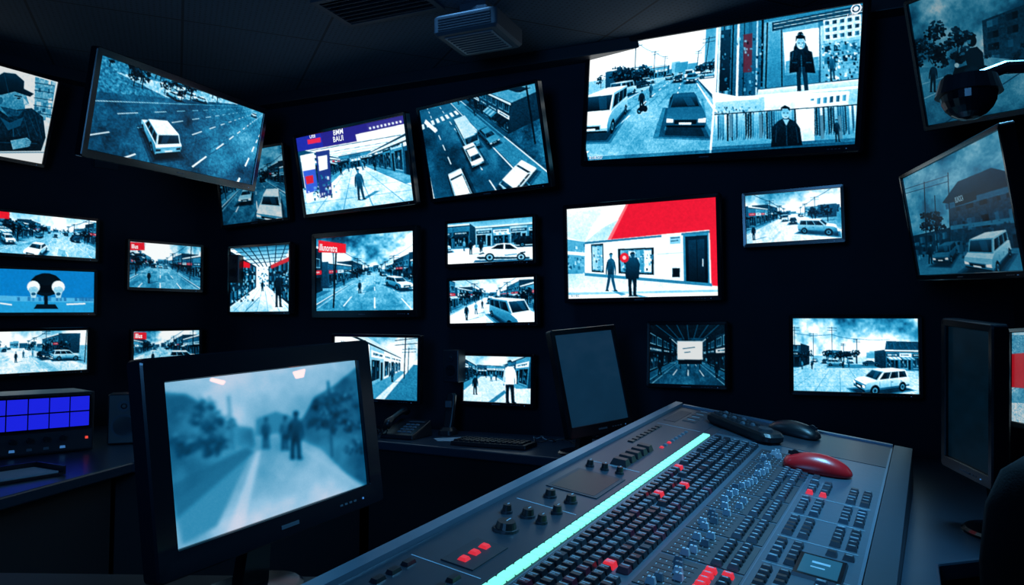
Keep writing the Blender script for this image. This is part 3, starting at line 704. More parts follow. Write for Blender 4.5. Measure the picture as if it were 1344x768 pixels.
    for i in range(18):
        x=c.r.uniform(-60,20); w=c.r.uniform(4,10); y=110; hh=c.r.uniform(3,8); s.draw([(x,y,0),(x+w,y,0),(x+w,y,hh),(x,y,hh)],c.r.uniform(.4,.75))
    s.facade((-34,52),(1,0),(0,-1),16,6,.6); s.facade((-13,30),(0,1),(1,0),24,4.5,.5); s.facade((9,26),(0,1),(-1,0),20,4.5,.6); s.facade((-17,64),(1,0),(0,-1),9,5,.5)
    for i in range(24): s.tree(c.r.uniform(-34,-9.5),c.r.uniform(28,70),c.r.uniform(3.5,6),.16)
    for i in range(8): s.tree(c.r.uniform(4,12),c.r.uniform(40,90),c.r.uniform(3.5,5.5),.22)
    for x,y in ((-8.4,22),(-8.6,38),(4,34),(-8.6,58),(4,60)): s.pole(x,y,8.5,1.2,.18)
    s.wire([(-8.4,22,8.2),(-8.6,38,8.2),(-8.6,58,8.2)],.3,.6); s.wire([(4,34,8.2),(4,60,8.2)],.3,.6)
    for x,y,hd,t,g in ((-1.6,34,180,'sedan',.3),(.8,40,180,'van',.95),(-4.8,44,0,'suv',.9),(1.2,30,180,'suv',.6),(-5.6,58,0,'sedan',.2),(-2,60,180,'sedan',.8),(.7,55,180,'sedan',.2),(5,36,90,'sedan',.9),(-10,36,60,'suv',.9),(3.6,48,180,'van',.95),(-9.5,30,20,'sedan',.3),(1.4,70,180,'suv',.3)): s.car(x,y,hd,t,g)
    s.carp(800,163,168,'van',1.0); s.carp(822,128,4,'van',.95); s.carp(900,157,176,'sedan',.42)
    s.manp(858,130,.3)
    s.run(); c.local=False
    c.ell(843,148,3.2,4,.05); c.ell(851,145,3.2,4,.05); c.ell(843,148,1.5,2,.5); c.poly([(840,146),(846,140),(853,141),(854,146),(846,149)],.1); c.line((848,141),(852,136),1.2,.1); c.person(846,147,27,.08,w=1.1)
    # right upper pane : shop entrance
    c.poly([(948,32),(1140,3),(1127,116),(942,134)],(.5,.34),tf=.05)
    for i,x in enumerate((950,956,961,968,975,983,991,1000,1007)): c.line((x+1,34-i),(x-3,132-i*.5),(3,1.4,4,2,3,1.2,5,2,3)[i],(.8,.12,.6,.08,.85,.15,.42,.75,.12)[i])
    c.poly([(952,40),(966,38),(963,120),(949,122)],(.3,.15)); c.clut(952,44,964,120,20,1.5,5,.05,.7)
    c.poly([(982,46),(994,44),(992,96),(981,97)],(.40,.12,.2),al=.85); c.clut(968,44,1006,125,50,1.2,5,.03,.8)
    c.poly([(1010,30),(1080,20),(1076,120),(1005,127)],(.62,.48),tf=.05); c.poly([(1034,44),(1080,38),(1078,94),(1035,101)],(1.0,.86)); c.poly([(1036,82),(1078,76),(1078,94),(1035,101)],.6,tf=.08)
    c.poly([(1020,30),(1138,8),(1137,20),(1020,42)],.22)
    for i in range(5): c.line((1022,30+i*2.6),(1137,9+i*2.6),.8,.8 if i%2 else .4)
    c.line((1014,30),(1009,126),2.,.08); c.line((1032,40),(1030,124),1.6,.12)
    c.poly([(1082,36),(1134,26),(1129,110),(1079,116)],(.75,.6),tf=.06); c.bq([(1086,28),(1134,21),(1132,50),(1086,56)],.8,5,3,win=.25); c.bq([(1084,60),(1130,54),(1127,84),(1082,90)],.6,4,2,win=.2)
    c.clut(1082,56,1128,108,140,1.2,5,.03,1.,.9); c.person(1094,106,32,.3)
    c.poly([(1000,119),(1127,105),(1126,116),(998,128)],(.9,.7)); c.line((1000,119),(1127,105),1,.3)
    c.poly([(1046,122),(1062,120),(1084,124),(1060,127)],.3,al=.6)
    c.person(1056,125,82,.10,leg=.20,head=.72,w=.9,step=.06)
    c.poly([(1042,70),(1050,66),(1054,76),(1052,96),(1040,98)],(.2,.1),tf=.1); c.poly([(1060,66),(1070,70),(1073,98),(1060,97)],(.16,.06),tf=.08); c.line((1056,74),(1056,98),.8,.45); c.line((1044,84),(1050,84),.8,.4); c.line((1062,84),(1069,84),.8,.4); c.line((1046,70),(1044,80),1,.35)
    c.ell(1056,59,5.5,7.5,(.6,.85)); c.poly([(1049.5,57),(1050,49),(1056,46),(1062,49),(1062.6,57),(1060,52.5),(1052,52.5)],.07); c.line((1052.5,58.2),(1055,58.2),.9,.15); c.line((1057.4,58.2),(1060,58.2),.9,.15); c.line((1054.6,63.4),(1057.8,63.4),.7,.3); c.line((1056.4,59),(1056.8,61.6),.6,.5)
    c.poly([(1060,53),(1061.5,57),(1060,64),(1057,66),(1059,60)],.5,al=.6)
    # right lower pane : clothes rails
    c.poly([(942,134),(1127,116),(1118,190),(936,204)],(.75,.55),tf=.05)
    for i in range(60):
        x=944+i*2.95; g=c.r.choice([.08,.3,.9,.6,.15,.75,.45]); c.poly([(x,153-i*.24+c.r.uniform(-2,2)),(x+2.4,152-i*.24),(x+2.1,184-i*.2+c.r.uniform(-8,3)),(x,186-i*.2)],(g,g*.6))
    for x in (962,1000,1076,1098): c.poly([(x,152),(x+4,151),(x+4,180),(x,181)],(.25,.5,.62))
    c.poly([(1008,127),(1114,121),(1111,139),(1007,147)],(.97,.8)); c.bq([(1064,128),(1112,122),(1110,136),(1063,142)],.9,6,1,win=.3); c.poly([(1046,136),(1070,133),(1068,186),(1048,188)],(1.,.8))
    c.clut(942,140,1006,150,50,1.2,4,.05,.9); c.line((940,152),(1122,138),1.2,.1)
    c.poly([(938,193),(1118,179),(1118,190),(937,204)],(.4,.55),tf=.08) 
    c.poly([(1014,192),(1017,166),(1024,159),(1030,156),(1038,156),(1046,160),(1051,168),(1053,189)],(.22,.09),tf=.08); c.poly([(1030,157),(1034,165),(1038,157)],.7); c.line((1034,166),(1034,190),.8,.35); c.line((1022,166),(1020,186),.8,.3); c.line((1046,166),(1048,186),.8,.3)
    c.ell(1033.5,149.5,5.2,6.8,(.6,.8)); c.poly([(1027.6,147),(1028,142),(1033,139),(1039,142),(1039.4,147),(1037,143.5),(1030,143.5)],.07); c.line((1030.5,149),(1032.6,149),.8,.15); c.line((1035,149),(1037,149),.8,.15); c.line((1032.3,153.6),(1035.2,153.6),.6,.3)
    c.person(1096,184,28,.15)
    c.line((948,30),(943,134),3,.98); c.line((943,134),(937,206),2.4,.98); c.line((941,133.5),(1128,115.5),3,1.)
    c.poly([(940,122),(972,128),(1000,127),(1000,131),(941,136)],1.)
    c.poly([(770,209),(1120,183),(1120,190),(770,217)],.12,al=.35)
    PIC['B9']=c.out(.98)
    # B10 : red-roofed store
    c=Cv(Q['B10'],18,.9)
    c.poly([(740,270),(945,255),(945,395),(740,395)],(.96,.9),cl=.05)
    c.poly([(742,278),(796,272),(776,300),(768,318),(744,312)],(.86,.80)) 
    c.poly([(742,314),(768,318),(768,362),(742,362)],.60); c.clut(744,320,766,358,40,1.5,5,.3,.85); c.poly([(744,330),(768,332),(768,336),(744,334)],.95)
    c.poly([(823,266),(945,256),(945,302),(797,316)],(.86,.08,.18)); c.poly([(797,316),(823,266),(826,266),(802,315)],(.98,.40,.45))
    c.poly([(768,318),(932,302),(934,372),(770,360)],(.97,.90),tf=.02); c.poly([(768,318),(797,315),(812,288),(790,300)],.78)
    c.poly([(768,318),(932,303),(932,306),(768,321)],.45)
    c.poly([(931,302),(943,300),(943,376),(933,375)],(.88,.08,.18))
    for Qd in ([(776,321),(792,320),(793,358),(777,357)],[(811,327),(858,325),(858,361),(812,359)]):
        c.poly(Qd,.07); q=np.array(Qd,float); m=q.mean(0); c.bq([tuple(m+(p-m)*.88) for p in q],.5,4 if Qd[1][0]>800 else 1,1,win=.6,pad=.05,tx=.3)
    c.clut(814,332,855,356,70,1.2,4,.05,1.); c.clut(779,326,790,354,20,1.2,3.5,.05,1.)
    c.poly([(868,308),(894,306),(894,330),(868,332)],.9); c.poly([(879,311),(893,310),(893,320),(879,321)],.7); c.line((880,313),(892,312),1,.3); c.line((880,317),(890,316),1,.3)
    c.poly([(896,308),(930,306),(931,376),(897,374)],.5); c.poly([(899,311),(928,309),(929,374),(900,373)],(.18,.06)); c.poly([(903,316),(924,314),(925,372),(904,371)],(.26,.12)); c.line((922,340),(922,350),1.2,.8); c.line((914,315),(915,371),.7,.08)
    c.poly([(882,352),(892,352),(892,364),(882,364)],.12); c.line((862,334),(896,332),.6,.6)
    c.poly([(740,360),(770,359),(945,376),(945,395),(740,395)],(.82,.93),tf=.03); c.poly([(768,358),(934,372),(934,376),(768,362)],.5); c.poly([(743,384),(944,380),(944,383),(743,387)],.72)
    c.poly([(802,381),(806,381),(822,386),(816,388)],.45,al=.7); c.poly([(830,387),(836,386),(856,391),(846,392)],.45,al=.7)
    c.person(802,382,50,.24,leg=.3,head=.5,step=.12,w=.9); c.person(830,389,58,.14,leg=.12,head=.35,step=.04,w=1.05)
    c.poly([(821,345),(826,338),(836,338),(840,347),(838,366),(822,366)],(.32,.14))
    c.ell(819.5,338.5,6,6.5,(.86,.1,.18)); c.ell(819.5,338.5,2.4,2.6,(.95,.75,.78)); PIC['B10']=c.out(.97)
    # B11
    c=Cv(Q['B11'],19); town(c,.42,.5,2.8,.8,rw=7,road=.7,sky=(.75,.97),cars=((1071,305,118,'suv',1.),(1040,293,180,'sedan',.3),(1030,290,180,'van',.8)),ppl=((990,314,.1),),lines=2,right=((30,20,5,.5),))
    PIC['B11']=c.out(.93)
    # B12
    c=Cv(Q['B12'],20,.25); town(c,.5,.52,2.4,.7,rw=3.5,sw=1.5,sky=(.3,.5),road=.30,left=((2,12,7,.14),(15,20,7,.2)),right=((2,12,7,.14),(15,20,7,.2)),ppl=((940,496,.04),(866,492,.06)),trees=3,red=0,crowd=6)
    c.poly([(850,424),(956,424),(950,438),(925,444),(880,444),(858,438)],.16,tf=.1)
    for i in range(7): c.line((860+i*14,426),(886+i*6,446),1,.4)
    c.poly([(889,448),(922,448),(922,472),(889,472)],.97); c.line((896,458),(912,456),1,.3); c.line((898,463),(906,462),1,.3)
    c.poly([(890,472),(921,472),(921,478),(890,478)],.08); c.line((893,478),(893,484),1,.1); c.line((918,478),(918,484),1,.1); PIC['B12']=c.out(.78,off=-.06)
    # B13
    c=Cv(Q['B13'],21); s=Mini(c,.50,.38,2.9,.85); c.local=True
    c.poly([(0,-1),(c.lw+2,-1),(c.lw+2,c.lh*.52),(0,c.lh*.52)],(.52,.95),cl=.55)
    s.draw([(-200,.1,0),(200,.1,0),(200,500,0),(-200,500,0)],(.70,.76),tf=.07,cl=.14)
    for i in range(20): s.draw([(-30,2+i*1.6,0),(30,2+i*1.6,0),(30,2.06+i*1.6,0),(-30,2.06+i*1.6,0)],.4,al=.5)
    for i in range(25): s.draw([(-24+i*2,.1,0),(-23.93+i*2,.1,0),(-23.93+i*2,40,0),(-24+i*2,40,0)],.42,al=.5)
    s.draw([(-3,24,0),(60,24,0),(60,34,0),(-3,34,0)],.5)
    for i in range(18): x=c.r.uniform(-70,60); w=c.r.uniform(5,12); hh=c.r.uniform(4,8); s.draw([(x,110,0),(x+w,110,0),(x+w,110,hh),(x,110,hh)],c.r.uniform(.3,.65))
    s.facade((9.5,21),(1,.0),(0,-1),20,4.2,.45,bay=2.8) 
    s.draw([(8.6,19.5,4.0),(30,19.5,4.0),(30,24,6.4),(11,24,6.4)],.3,tf=.08)
    for i in range(14): s.draw([(9.2+i*1.5,19.6,4.05),(9.3+i*1.5,19.6,4.05),(11.2+i*1.5,24,6.38),(11.1+i*1.5,24,6.38)],.45,al=.6)
    s.draw([(8.6,19.5,3.8),(30,19.5,3.8),(30,19.5,4.05),(8.6,19.5,4.05)],.9)
    s.facade((-14,26),(1,0),(0,-1),5,5.5,.3)
    for i in range(18): s.tree(c.r.uniform(-26,7),c.r.uniform(40,80),c.r.uniform(4,6.5),.15)
    for x,y in ((-2,30),(6,36),(-8,34),(2,50),(-12,30)): s.pole(x,y,c.r.uniform(8,11),1.3,.15)
    s.wire([(-12,30,8.6),(-2,30,8.6),(6,36,8.6),(18,36,8.8)],.3,.5)
    for x,y,g in ((-11,19,.05),(-8.6,20,.15),(-7.4,22,.4),(-5.5,22,.08),(.8,24,.1),(2.2,25,.3),(-9.8,15,.06)): s.man(x,y,g)
    for x,y,hd,t,g in ((-1,29,95,'suv',.85),(-5,38,180,'sedan',.3),(4,40,180,'van',.8),(9,30,95,'sedan',.4),(-10,44,180,'sedan',.9)): s.car(x,y,hd,t,g)
    s.carp(1158,511,-108,'suv',1.); s.run(); c.local=False; PIC['B13']=c.out(.96)
    # R1
    c=Cv(Q['R1'],22,.5)
    c.poly([(1185,0),(1400,-80),(1420,100),(1205,90)],(.52,.64),cl=.4)
    c.bq([(1288,30),(1420,-20),(1420,80),(1292,88)],.25,5,4,win=.12)
    for i in range(9): c.tree(c.r.uniform(1196,1290),c.r.uniform(34,80),c.r.uniform(10,18),.15,True,n=130)
    c.poly([(1200,100),(1300,78),(1420,90),(1420,180),(1200,190)],(.52,.40),tf=.06,cl=.2); c.line((1215,130),(1300,92),1.2,.7); c.line((1235,165),(1350,90),1.2,.25); c.line((1212,112),(1280,90),.8,.7)
    for i in range(6): c.tree(c.r.uniform(1296,1345),c.r.uniform(60,90),c.r.uniform(5,9),.12,False)
    for x,y in ((1247,110),(1300,103)):
        c.ell(x,y,10,11,.04); c.ell(x,y,6.5,7.5,.40); c.ell(x,y,3,3,.08)
    c.poly([(1247,110),(1256,92),(1268,88),(1292,88),(1306,92),(1300,104),(1282,108),(1262,108)],.09); c.line((1250,106),(1258,82),2.4,.12); c.line((1254,82),(1264,78),2,.1); c.ell(1256,88,3,3,.8)
    c.poly([(1270,90),(1266,76),(1272,66),(1282,64),(1290,72),(1292,90)],.12); c.poly([(1270,70),(1260,80),(1262,84),(1274,78)],.14); c.poly([(1276,88),(1266,94),(1266,106),(1272,107),(1274,97),(1286,92)],.16); c.ell(1275,57,6.5,7.5,.07); c.poly([(1269,56),(1274,55),(1273,61),(1269,60)],.5)
    c.person(1226,122,38,.10)
    PIC['R1']=c.out(.60,con=1.05)
    # R2
    c=Cv(Q['R2'],23,.5)
    c.poly([(1180,230),(1320,160),(1350,300),(1190,320)],(.60,.55),cl=.25)
    for i in range(7): c.tree(c.r.uniform(1195,1240),c.r.uniform(285,305),c.r.uniform(7,12),.13,False,n=70)
    c.bq([(1244,262),(1330,232),(1346,335),(1250,338)],.24,5,3,win=.08)
    c.poly([(1236,268),(1256,240),(1300,222),(1326,228),(1332,242),(1248,270)],(.28,.15)); c.poly([(1240,270),(1332,244),(1334,252),(1241,277)],.38); c.poly([(1252,262),(1280,252),(1281,264),(1253,273)],.12)
    c.poly([(1246,298),(1340,286),(1341,292),(1247,303)],.45); c.clut(1250,276,1330,330,60,1.5,5,.05,.4,.6)
    c.poly([(1192,312),(1246,300),(1248,335),(1200,340)],.2,tf=.15); c.bq([(1196,312),(1244,302),(1246,332),(1200,338)],.22,5,2,win=.1)
    c.poly([(1200,335),(1345,326),(1352,370),(1205,370)],(.40,.52),tf=.06); c.clut(1200,318,1300,338,70,2,6,.05,.6)
    for x,t in ((1212,240),(1226,258),(1243,228)): c.line((x,t),(x+5,330),1.1,.12)
    c.line((1186,250),(1243,232),.7,.25); c.line((1186,256),(1243,240),.7,.25)
    s=Mini(c,.60,.1,3.5,1.0); s.carp(1300,345,236,'van',.9); s.carp(1244,340,215,'suv',.45); s.run(); c.local=False
    c.person(1222,346,26,.08); PIC['R2']=c.out(.68,con=1.05)
    # R3
    c=Cv(Q['R3'],24,.6); town(c,.4,.5,3,.8,cars=((1390,545,150,'suv',.9),)); c.poly([(1326,465),(1350,463),(1350,510),(1326,508)],(.75,.08,.14)); c.poly([(1326,440),(1350,440),(1350,463),(1326,465)],.6,tf=.2)
    c.poly([(1326,528),(1360,530),(1360,560),(1326,552)],.8,tf=.3); PIC['R3']=c.out(.7)
    # S1 soft street
    c=Cv(Q['S1'],25,.6)
    c.poly([(205,495),(470,465),(480,560),(205,590)],(.72,.66),cl=.12)
    c.poly([(205,515),(245,518),(275,535),(300,556),(332,562),(335,592),(300,620),(225,665),(210,665)],.48,cl=.2)
    c.poly([(470,480),(440,505),(412,522),(400,545),(385,562),(400,590),(490,645)],.46,cl=.2)
    for i in range(14): c.tree(c.r.uniform(215,300),c.r.uniform(535,590),c.r.uniform(9,20),.38,False,n=60)
    for i in range(12): c.tree(c.r.uniform(410,470),c.r.uniform(512,585),c.r.uniform(9,20),.34,False,n=60)
    c.poly([(330,588),(392,576),(420,588),(495,660),(235,740),(226,690)],(.60,.74),cl=.12)
    c.poly([(318,592),(332,590),(285,690),(240,715),(228,660)],.56); c.poly([(225,636),(322,588),(334,592),(232,680)],.42,al=.7); c.poly([(336,592),(343,591),(318,700),(296,706)],.82,al=.6); c.poly([(396,590),(402,590),(484,638),(484,650)],.72,al=.6)
    c.poly([(335,572),(388,566),(386,548),(362,540),(336,550)],.52); c.line((300,520),(306,590),2,.40); c.line((430,500),(436,600),2.4,.34)
    c.person(349,588,40,.28,w=1.,head=.35); c.person(374,590,44,.34,head=.35); c.person(388,602,62,.22,w=1.1,head=.3)
    c.blur(8,2); c.poly([(278,497),(296,501),(293,505),(276,500)],1.2); c.poly([(384,489),(400,485),(398,495),(388,497)],1.2); c.blur(3,2)
    c.g=c.g+.02*c.Fn
    PIC['S1']=c.out(.84,con=1.1,soft=False,tint=(1.25,1.,1.))
    c=Cv(Q['S2'],26,.4); c.poly([(700,400),(850,400),(850,600),(700,600)],(.38,.31),cl=.02); PIC['S2']=c.out(.56,tint=(3.4,.90,.92),con=1.,soft=False)
    c=Cv(Q['S3'],27,.2); c.poly([(1200,400),(1350,400),(1350,700),(1200,700)],(.18,.13),cl=.04)
    for i in range(5): c.line((1250,450+i*26),(1292,456+i*26),1.,.2,.5)
    PIC['S3']=c.out(.6,soft=False)
paint()

# ------------------------------------------------------------------ room
C0=Vector((-1.78,4.6)); DB=Vector((2272,-1000)).normalized(); DL=Vector((-928,-1000)).normalized()
H=2.62
PR=Vector((1.95,C0.y+DB.y*((1.95-C0.x)/DB.x)))
PLc=C0+DL*3.3
XL=PLc.x; YB=-1.6
def wall(name,p,q,th=.1):
    p=Vector(p);q=Vector(q);d=(q-p).normalized();n=Vector((d.y,-d.x))
    b=[(p.x,p.y,0),(q.x,q.y,0),(q.x+n.x*th,q.y+n.y*th,0),(p.x+n.x*th,p.y+n.y*th,0)]
    t=[(x,y,H) for x,y,_ in b]; m=MB(); m.hexa(b,t,M_wall); return m.make(name)
wall('wall_back',PR,C0); wall('wall_left',C0,PLc); wall('wall_side',PLc,(XL,YB)); wall('wall_rear',(XL,YB),(1.95,YB)); wall('wall_right',(1.95,YB),PR)
ring=[(PR.x,PR.y),(C0.x,C0.y),(PLc.x,PLc.y),(XL,YB),(1.95,YB)]
def slab(name,ring,z0,z1,m,bevel=0,parent=None,world=False):
    b=MB()
    b.loft([[(x,y,z0) for x,y in ring],[(x,y,z1) for x,y in ring]],m); return b.make(name,parent,bevel=bevel,world=world)
slab('floor',ring,-.05,0,M_floor); slab('ceiling',ring,H,H+.05,M_ceil)
def trim(name,p,q,w,z0,z1,m=M_wall,off=0.):
    p=Vector(p);q=Vector(q);d=(q-p).normalized();n=Vector((-d.y,d.x))
    b=[(p+n*off),(q+n*off),(q+n*(w+off)),(p+n*(w+off))]
    k=MB();k.hexa([(v.x,v.y,z0) for v in b],[(v.x,v.y,z1) for v in b],m); return k.make(name,bevel=.004)
trim('trim_1',PR-DB*.02,C0+DB*.12,.09,H-.06,H,M_back,.001); trim('trim_2',C0+DL*.12,PLc-DL*.02,.09,H-.06,H,M_back,.001)
trim('baseboard_back',PR-DB*.02,C0+DB*.05,.015,0,.1,M_back,.001); trim('baseboard_left',C0+DL*.05,PLc,.015,0,.1,M_back,.001)

# ------------------------------------------------------------------ monitors
def Rmat(y,p,r):
    return Matrix.Rotation(math.radians(y),3,'Z')@Matrix.Rotation(math.pi/2+math.radians(p),3,'X')@Matrix.Rotation(math.radians(r),3,'Z')
def housing(par,w,h,bz,bb,depth=.05):
    W=w+2*bz; Hh=h+bz+bb; cy=(bz-bb)/2
    m=MB()
    m.loft([rrect(w,h,.001,-.001),rrect(w,h,.001,.006),rrect(w+.004,h+.004,.003,.009),rrect(W-.006,Hh-.006,.008,.010,cy=cy),rrect(W,Hh,.010,.006,cy=cy),rrect(W,Hh,.010,-depth*.5,cy=cy)],M_bezel,False,False)
    m.loft([rrect(W,Hh,.010,-depth*.5,cy=cy),rrect(W*.96,Hh*.95,.012,-depth*.62,cy=cy),rrect(W*.72,Hh*.70,.02,-depth,cy=cy)],M_back,False,True)
    m.make('housing',par)
    k=MB()
    k.box(-.022,.022,-h/2-bb*.60,-h/2-bb*.45,.009,.0112,M_mark)
    k.box(w/2-.030,w/2-.027,-h/2-bb*.56,-h/2-bb*.48,.009,.0115,M_ledb)
    for i in range(4): k.box(w/2-.10+i*.014,w/2-.092+i*.014,-h/2-bb*.55,-h/2-bb*.47,.009,.0108,M_mark)
    k.make('controls',par)
def screen(par,w,h,pic):
    ny,nx=pic.shape[:2]
    xs=np.linspace(-w/2,w/2,nx); ys=np.linspace(h/2,-h/2,ny)
    X,Y=np.meshgrid(xs,ys); co=np.stack([X,Y,np.zeros_like(X)],-1).reshape(-1,3)
    i=(np.arange(ny-1)[:,None]*nx+np.arange(nx-1)[None]).ravel()
    f=np.stack([i,i+nx,i+nx+1,i+1],-1)
    me=bpy.data.meshes.new('screen'); me.vertices.add(len(co)); me.vertices.foreach_set('co',co.ravel())
    me.loops.add(f.size); me.loops.foreach_set('vertex_index',f.ravel())
    me.polygons.add(len(f)); me.polygons.foreach_set('loop_start',np.arange(0,f.size,4))
    me.update(calc_edges=True)
    a=me.color_attributes.new('picture','FLOAT_COLOR','POINT')
    a.data.foreach_set('color',np.c_[pic.reshape(-1,3),np.ones(len(co))].astype(np.float32).ravel())
    me.materials.append(M_screen)
    ob=bpy.data.objects.new('screen',me); COL.objects.link(ob); ob.parent=par
def wallpoint(kind,c):
    c2=Vector((c[0],c[1]))
    if kind=='R': return Vector((1.95,c[1],c[2]))
    d=DB if kind=='B' else DL
    t=(c2-C0).dot(d); p=C0+d*t; return Vector((p.x,p.y,c[2]))
MON={
'L1':('L',-2.473,3.52,2.295,60,17,0,.60,.417),'L2':('L',-1.509,3.489,2.188,71.2,12.3,2.3,1.012,.377),
'L3':('B',-1.493,4.342,2.085,-17.6,4.8,3.5,.437,.408),'L4':('L',-2.405,3.779,1.733,52.5,.9,.5,.632,.199),
'L5':('L',-2.403,3.782,1.450,52.6,1.4,1.3,.621,.212),'L6':('L',-2.410,3.774,1.148,46.,2.1,1.3,.565,.204),
'L7':('L',-1.946,4.274,1.615,48.8,0,.3,.398,.247),'L8':('L',-1.935,4.286,1.153,45.8,0,1.3,.360,.198),
'B1':('B',-1.444,4.343,1.548,-28.8,1.0,-.3,.470,.370),'B2':('B',-.840,3.968,2.109,-33.2,10.9,.4,.782,.419),
'B3':('B',-.150,3.664,2.156,-36.4,14.1,0,.717,.450),'B4':('B',-.796,4.057,1.563,-31.5,1.5,-.3,.689,.402),
'B5':('B',-.114,3.757,1.695,-30.7,1.2,-.2,.498,.206),'B6':('B',-.104,3.753,1.400,-29.8,1.,.6,.488,.214),
'B7':('B',-.677,3.786,1.069,-20.7,.4,-.7,.473,.303),'B8':('B',-.074,3.739,1.016,-23.1,-.9,-.4,.359,.222),
'B9':('B',.853,3.265,2.293,-38.,2.3,-4.9,1.230,.538),'B10':('B',.574,3.432,1.616,-27.8,2.3,0,.699,.423),
'B11':('B',1.180,3.187,1.733,-27.4,2.6,.5,.378,.206),'B12':('B',.770,3.367,1.148,-26.8,-4.1,0,.330,.261),
'B13':('B',1.387,3.096,1.153,-18.2,0,-.4,.463,.297),
'R1':('R',1.455,2.300,2.123,-75.7,15.9,-6.8,.519,.409),'R2':('R',1.34,2.3,1.601,-103.9,8.6,-3.4,.903,.352),
'R3':('R',1.609,2.3,1.107,-96.7,-2.7,1.4,.399,.286),
'S1':('D',-.440,1.450,1.044,61.7,-5.8,2.5,.479,.267),'S2':('D',.325,3.12,1.063,32.6,-11.1,4.6,.299,.370),
'S3':('D',1.133,1.900,1.087,-94.3,.5,-4.5,.205,.339)}
BZ={'B9':(.024,.03),'L2':(.03,.035),'S1':(.042,.045),'B4':(.03,.04),'B2':(.018,.022),'B3':(.018,.022),'B10':(.02,.022),'S2':(.022,.045),'S3':(.02,.03)}
PAR={}
for k,(kd,x,y,z,ya,pi_,ro,w,h) in MON.items():
    R=Rmat(ya,pi_,ro); c=Vector((x,y,z))
    nm={'D':'desktop_monitor'}.get(kd,'wall_monitor')
    e=empty(nm,c,R); PAR[k]=(e,w,h); bz,bb=BZ.get(k,(.016,.020))
    housing(e,w,h,bz,bb); screen(e,w,h,PIC[k])
    back=c-R@Vector((0,0,1))*.045
    m=MB()
    if kd!='D':
        wp=wallpoint(kd,back)
        n={'B':Vector((DB.y,-DB.x,0)),'L':Vector((-DL.y,DL.x,0)),'R':Vector((-1,0,0))}[kd]
        if n.dot(Vector((0,1.,0))-Vector((c.x,c.y,0)))<0: n=-n
        t=Vector((0,0,1)).cross(n)
        def bx(p,hw,hh,d0,d1):
            P=[p+t*a+Vector((0,0,b))+n*dd for dd in(d0,d1) for a,b in((-hw,-hh),(hw,-hh),(hw,hh),(-hw,hh))]
            m.hexa(P[:4],P[4:],M_steel)
        bx(wp,.06,.06,.0,.012)
        m.tube([wp+n*.01,back],.018,M_steel,10)
        m.make('wall_bracket',e,world=True)
    else:
        bot=c-R@Vector((0,1,0))*(h/2)*.3-R@Vector((0,0,1))*.045
        ax=(R@Vector((1,0,0))); ax=Vector((ax.x,ax.y,0)).normalized(); fn=Vector((0,0,1)).cross(ax)
        if fn.dot(R@Vector((0,0,1)))>0: fn=-fn
        foot=Vector((bot.x,bot.y,.752))+fn*.03
        rings=[]
        for f,wd in ((0,.03),(.5,.026),(1,.034)):
            p=bot.lerp(foot+Vector((0,0,.012)),f)
            rings.append([p+ax*a*wd+fn*b*.014 for a,b in((-1,-1),(1,-1),(1,1),(-1,1))])
        m.loft(rings,M_bezel)
        def base(s,z): return [foot+ax*(s*.115*math.cos(a))+fn*(s*.085*math.sin(a))+Vector((0,0,z-.002)) for a in [2*math.pi*i/28 for i in range(28)]]
        m.loft([base(1,0),base(1,.006),base(.92,.012),base(.3,.018)],M_bezel)
        m.make('stand',e,world=True)

# lettering that belongs to the pictures
def txt(k,s,u,v,size_px,col,ang=0.,wx=1.):
    e,w,h=PAR[k]; q=Q[k]; Hm=homog(q,1,1)
    def L(a,b):
        t=Hm@np.array([a,b,1.]); return Vector(((t[0]/t[2]-.5)*w,(.5-t[1]/t[2])*h,0))
    p=L(u,v); sz=(L(u,v-size_px)-p).length
    cu=bpy.data.curves.new('lettering','FONT'); cu.body=s; cu.size=sz*1.35; cu.align_x='LEFT'; cu.offset=sz*.02
    o=bpy.data.objects.new('lettering',cu); COL.objects.link(o); o.parent=e
    dx=L(u+20,v+20*math.tan(math.radians(ang)))-p
    o.location=(p.x,p.y,.0012); o.rotation_euler=(0,0,math.atan2(dx.y,dx.x)); o.scale=(wx,1,1)
    cu.materials.append(col)
T_white=mat('lettering_white',(.1,.1,.1),.5,emit=(.9,.95,1),es=1.,noise=.02); T_dim=mat('lettering_dim',(.05,.05,.05),.5,emit=(.25,.5,.65),es=.6,noise=.02)
txt('B4','Illunoretra',419,329,9,T_white,5,.62)
txt('B2','BMM',437,178,7.5,T_white,-12,.9); txt('B2','BAUI',437,187,7.5,T_white,-12,.9); txt('B2','Ulte',406,182,6,T_white,-12,.8)
txt('B7','Milanoretra',446,452,5,T_dim,8,.9)
txt('B9','Lulilik',1117,25,5.5,T_white,-8,.75); txt('B9','8:1/8.5:U',777,212,4,T_white,-4,1.)
txt('R2','BUNOCA',1254,268,7,T_dim,-19,.7)
txt('B10','8:1/85',750,390,3.5,T_dim,-1,1.)
txt('L7','Illus',172,326,6,T_white,3,.7)
txt('L8','Illus',177,444,6,T_white,0,.7)
e,w,h=PAR['B9']; Hm=homog(Q['B9'],1,1); t=Hm@np.array([1129,13,1.]); m=MB()
cx=(t[0]/t[2]-.5)*w; cy=(.5-t[1]/t[2])*h
for r0,r1 in ((.015,.020),(.0,.009)):
    n=24; a=[(cx+r1*math.cos(2*math.pi*i/n),cy+r1*math.sin(2*math.pi*i/n),.0012) for i in range(n)]
    if r0: b=[(cx+r0*math.cos(2*math.pi*i/n),cy+r0*math.sin(2*math.pi*i/n),.0012) for i in range(n)]; m.add(a+b,[(i,(i+1)%n,n+(i+1)%n,n+i) for i in range(n)],T_white)
    else: m.add(a,[tuple(range(n))],T_white)
m.make('picture_mark',e)

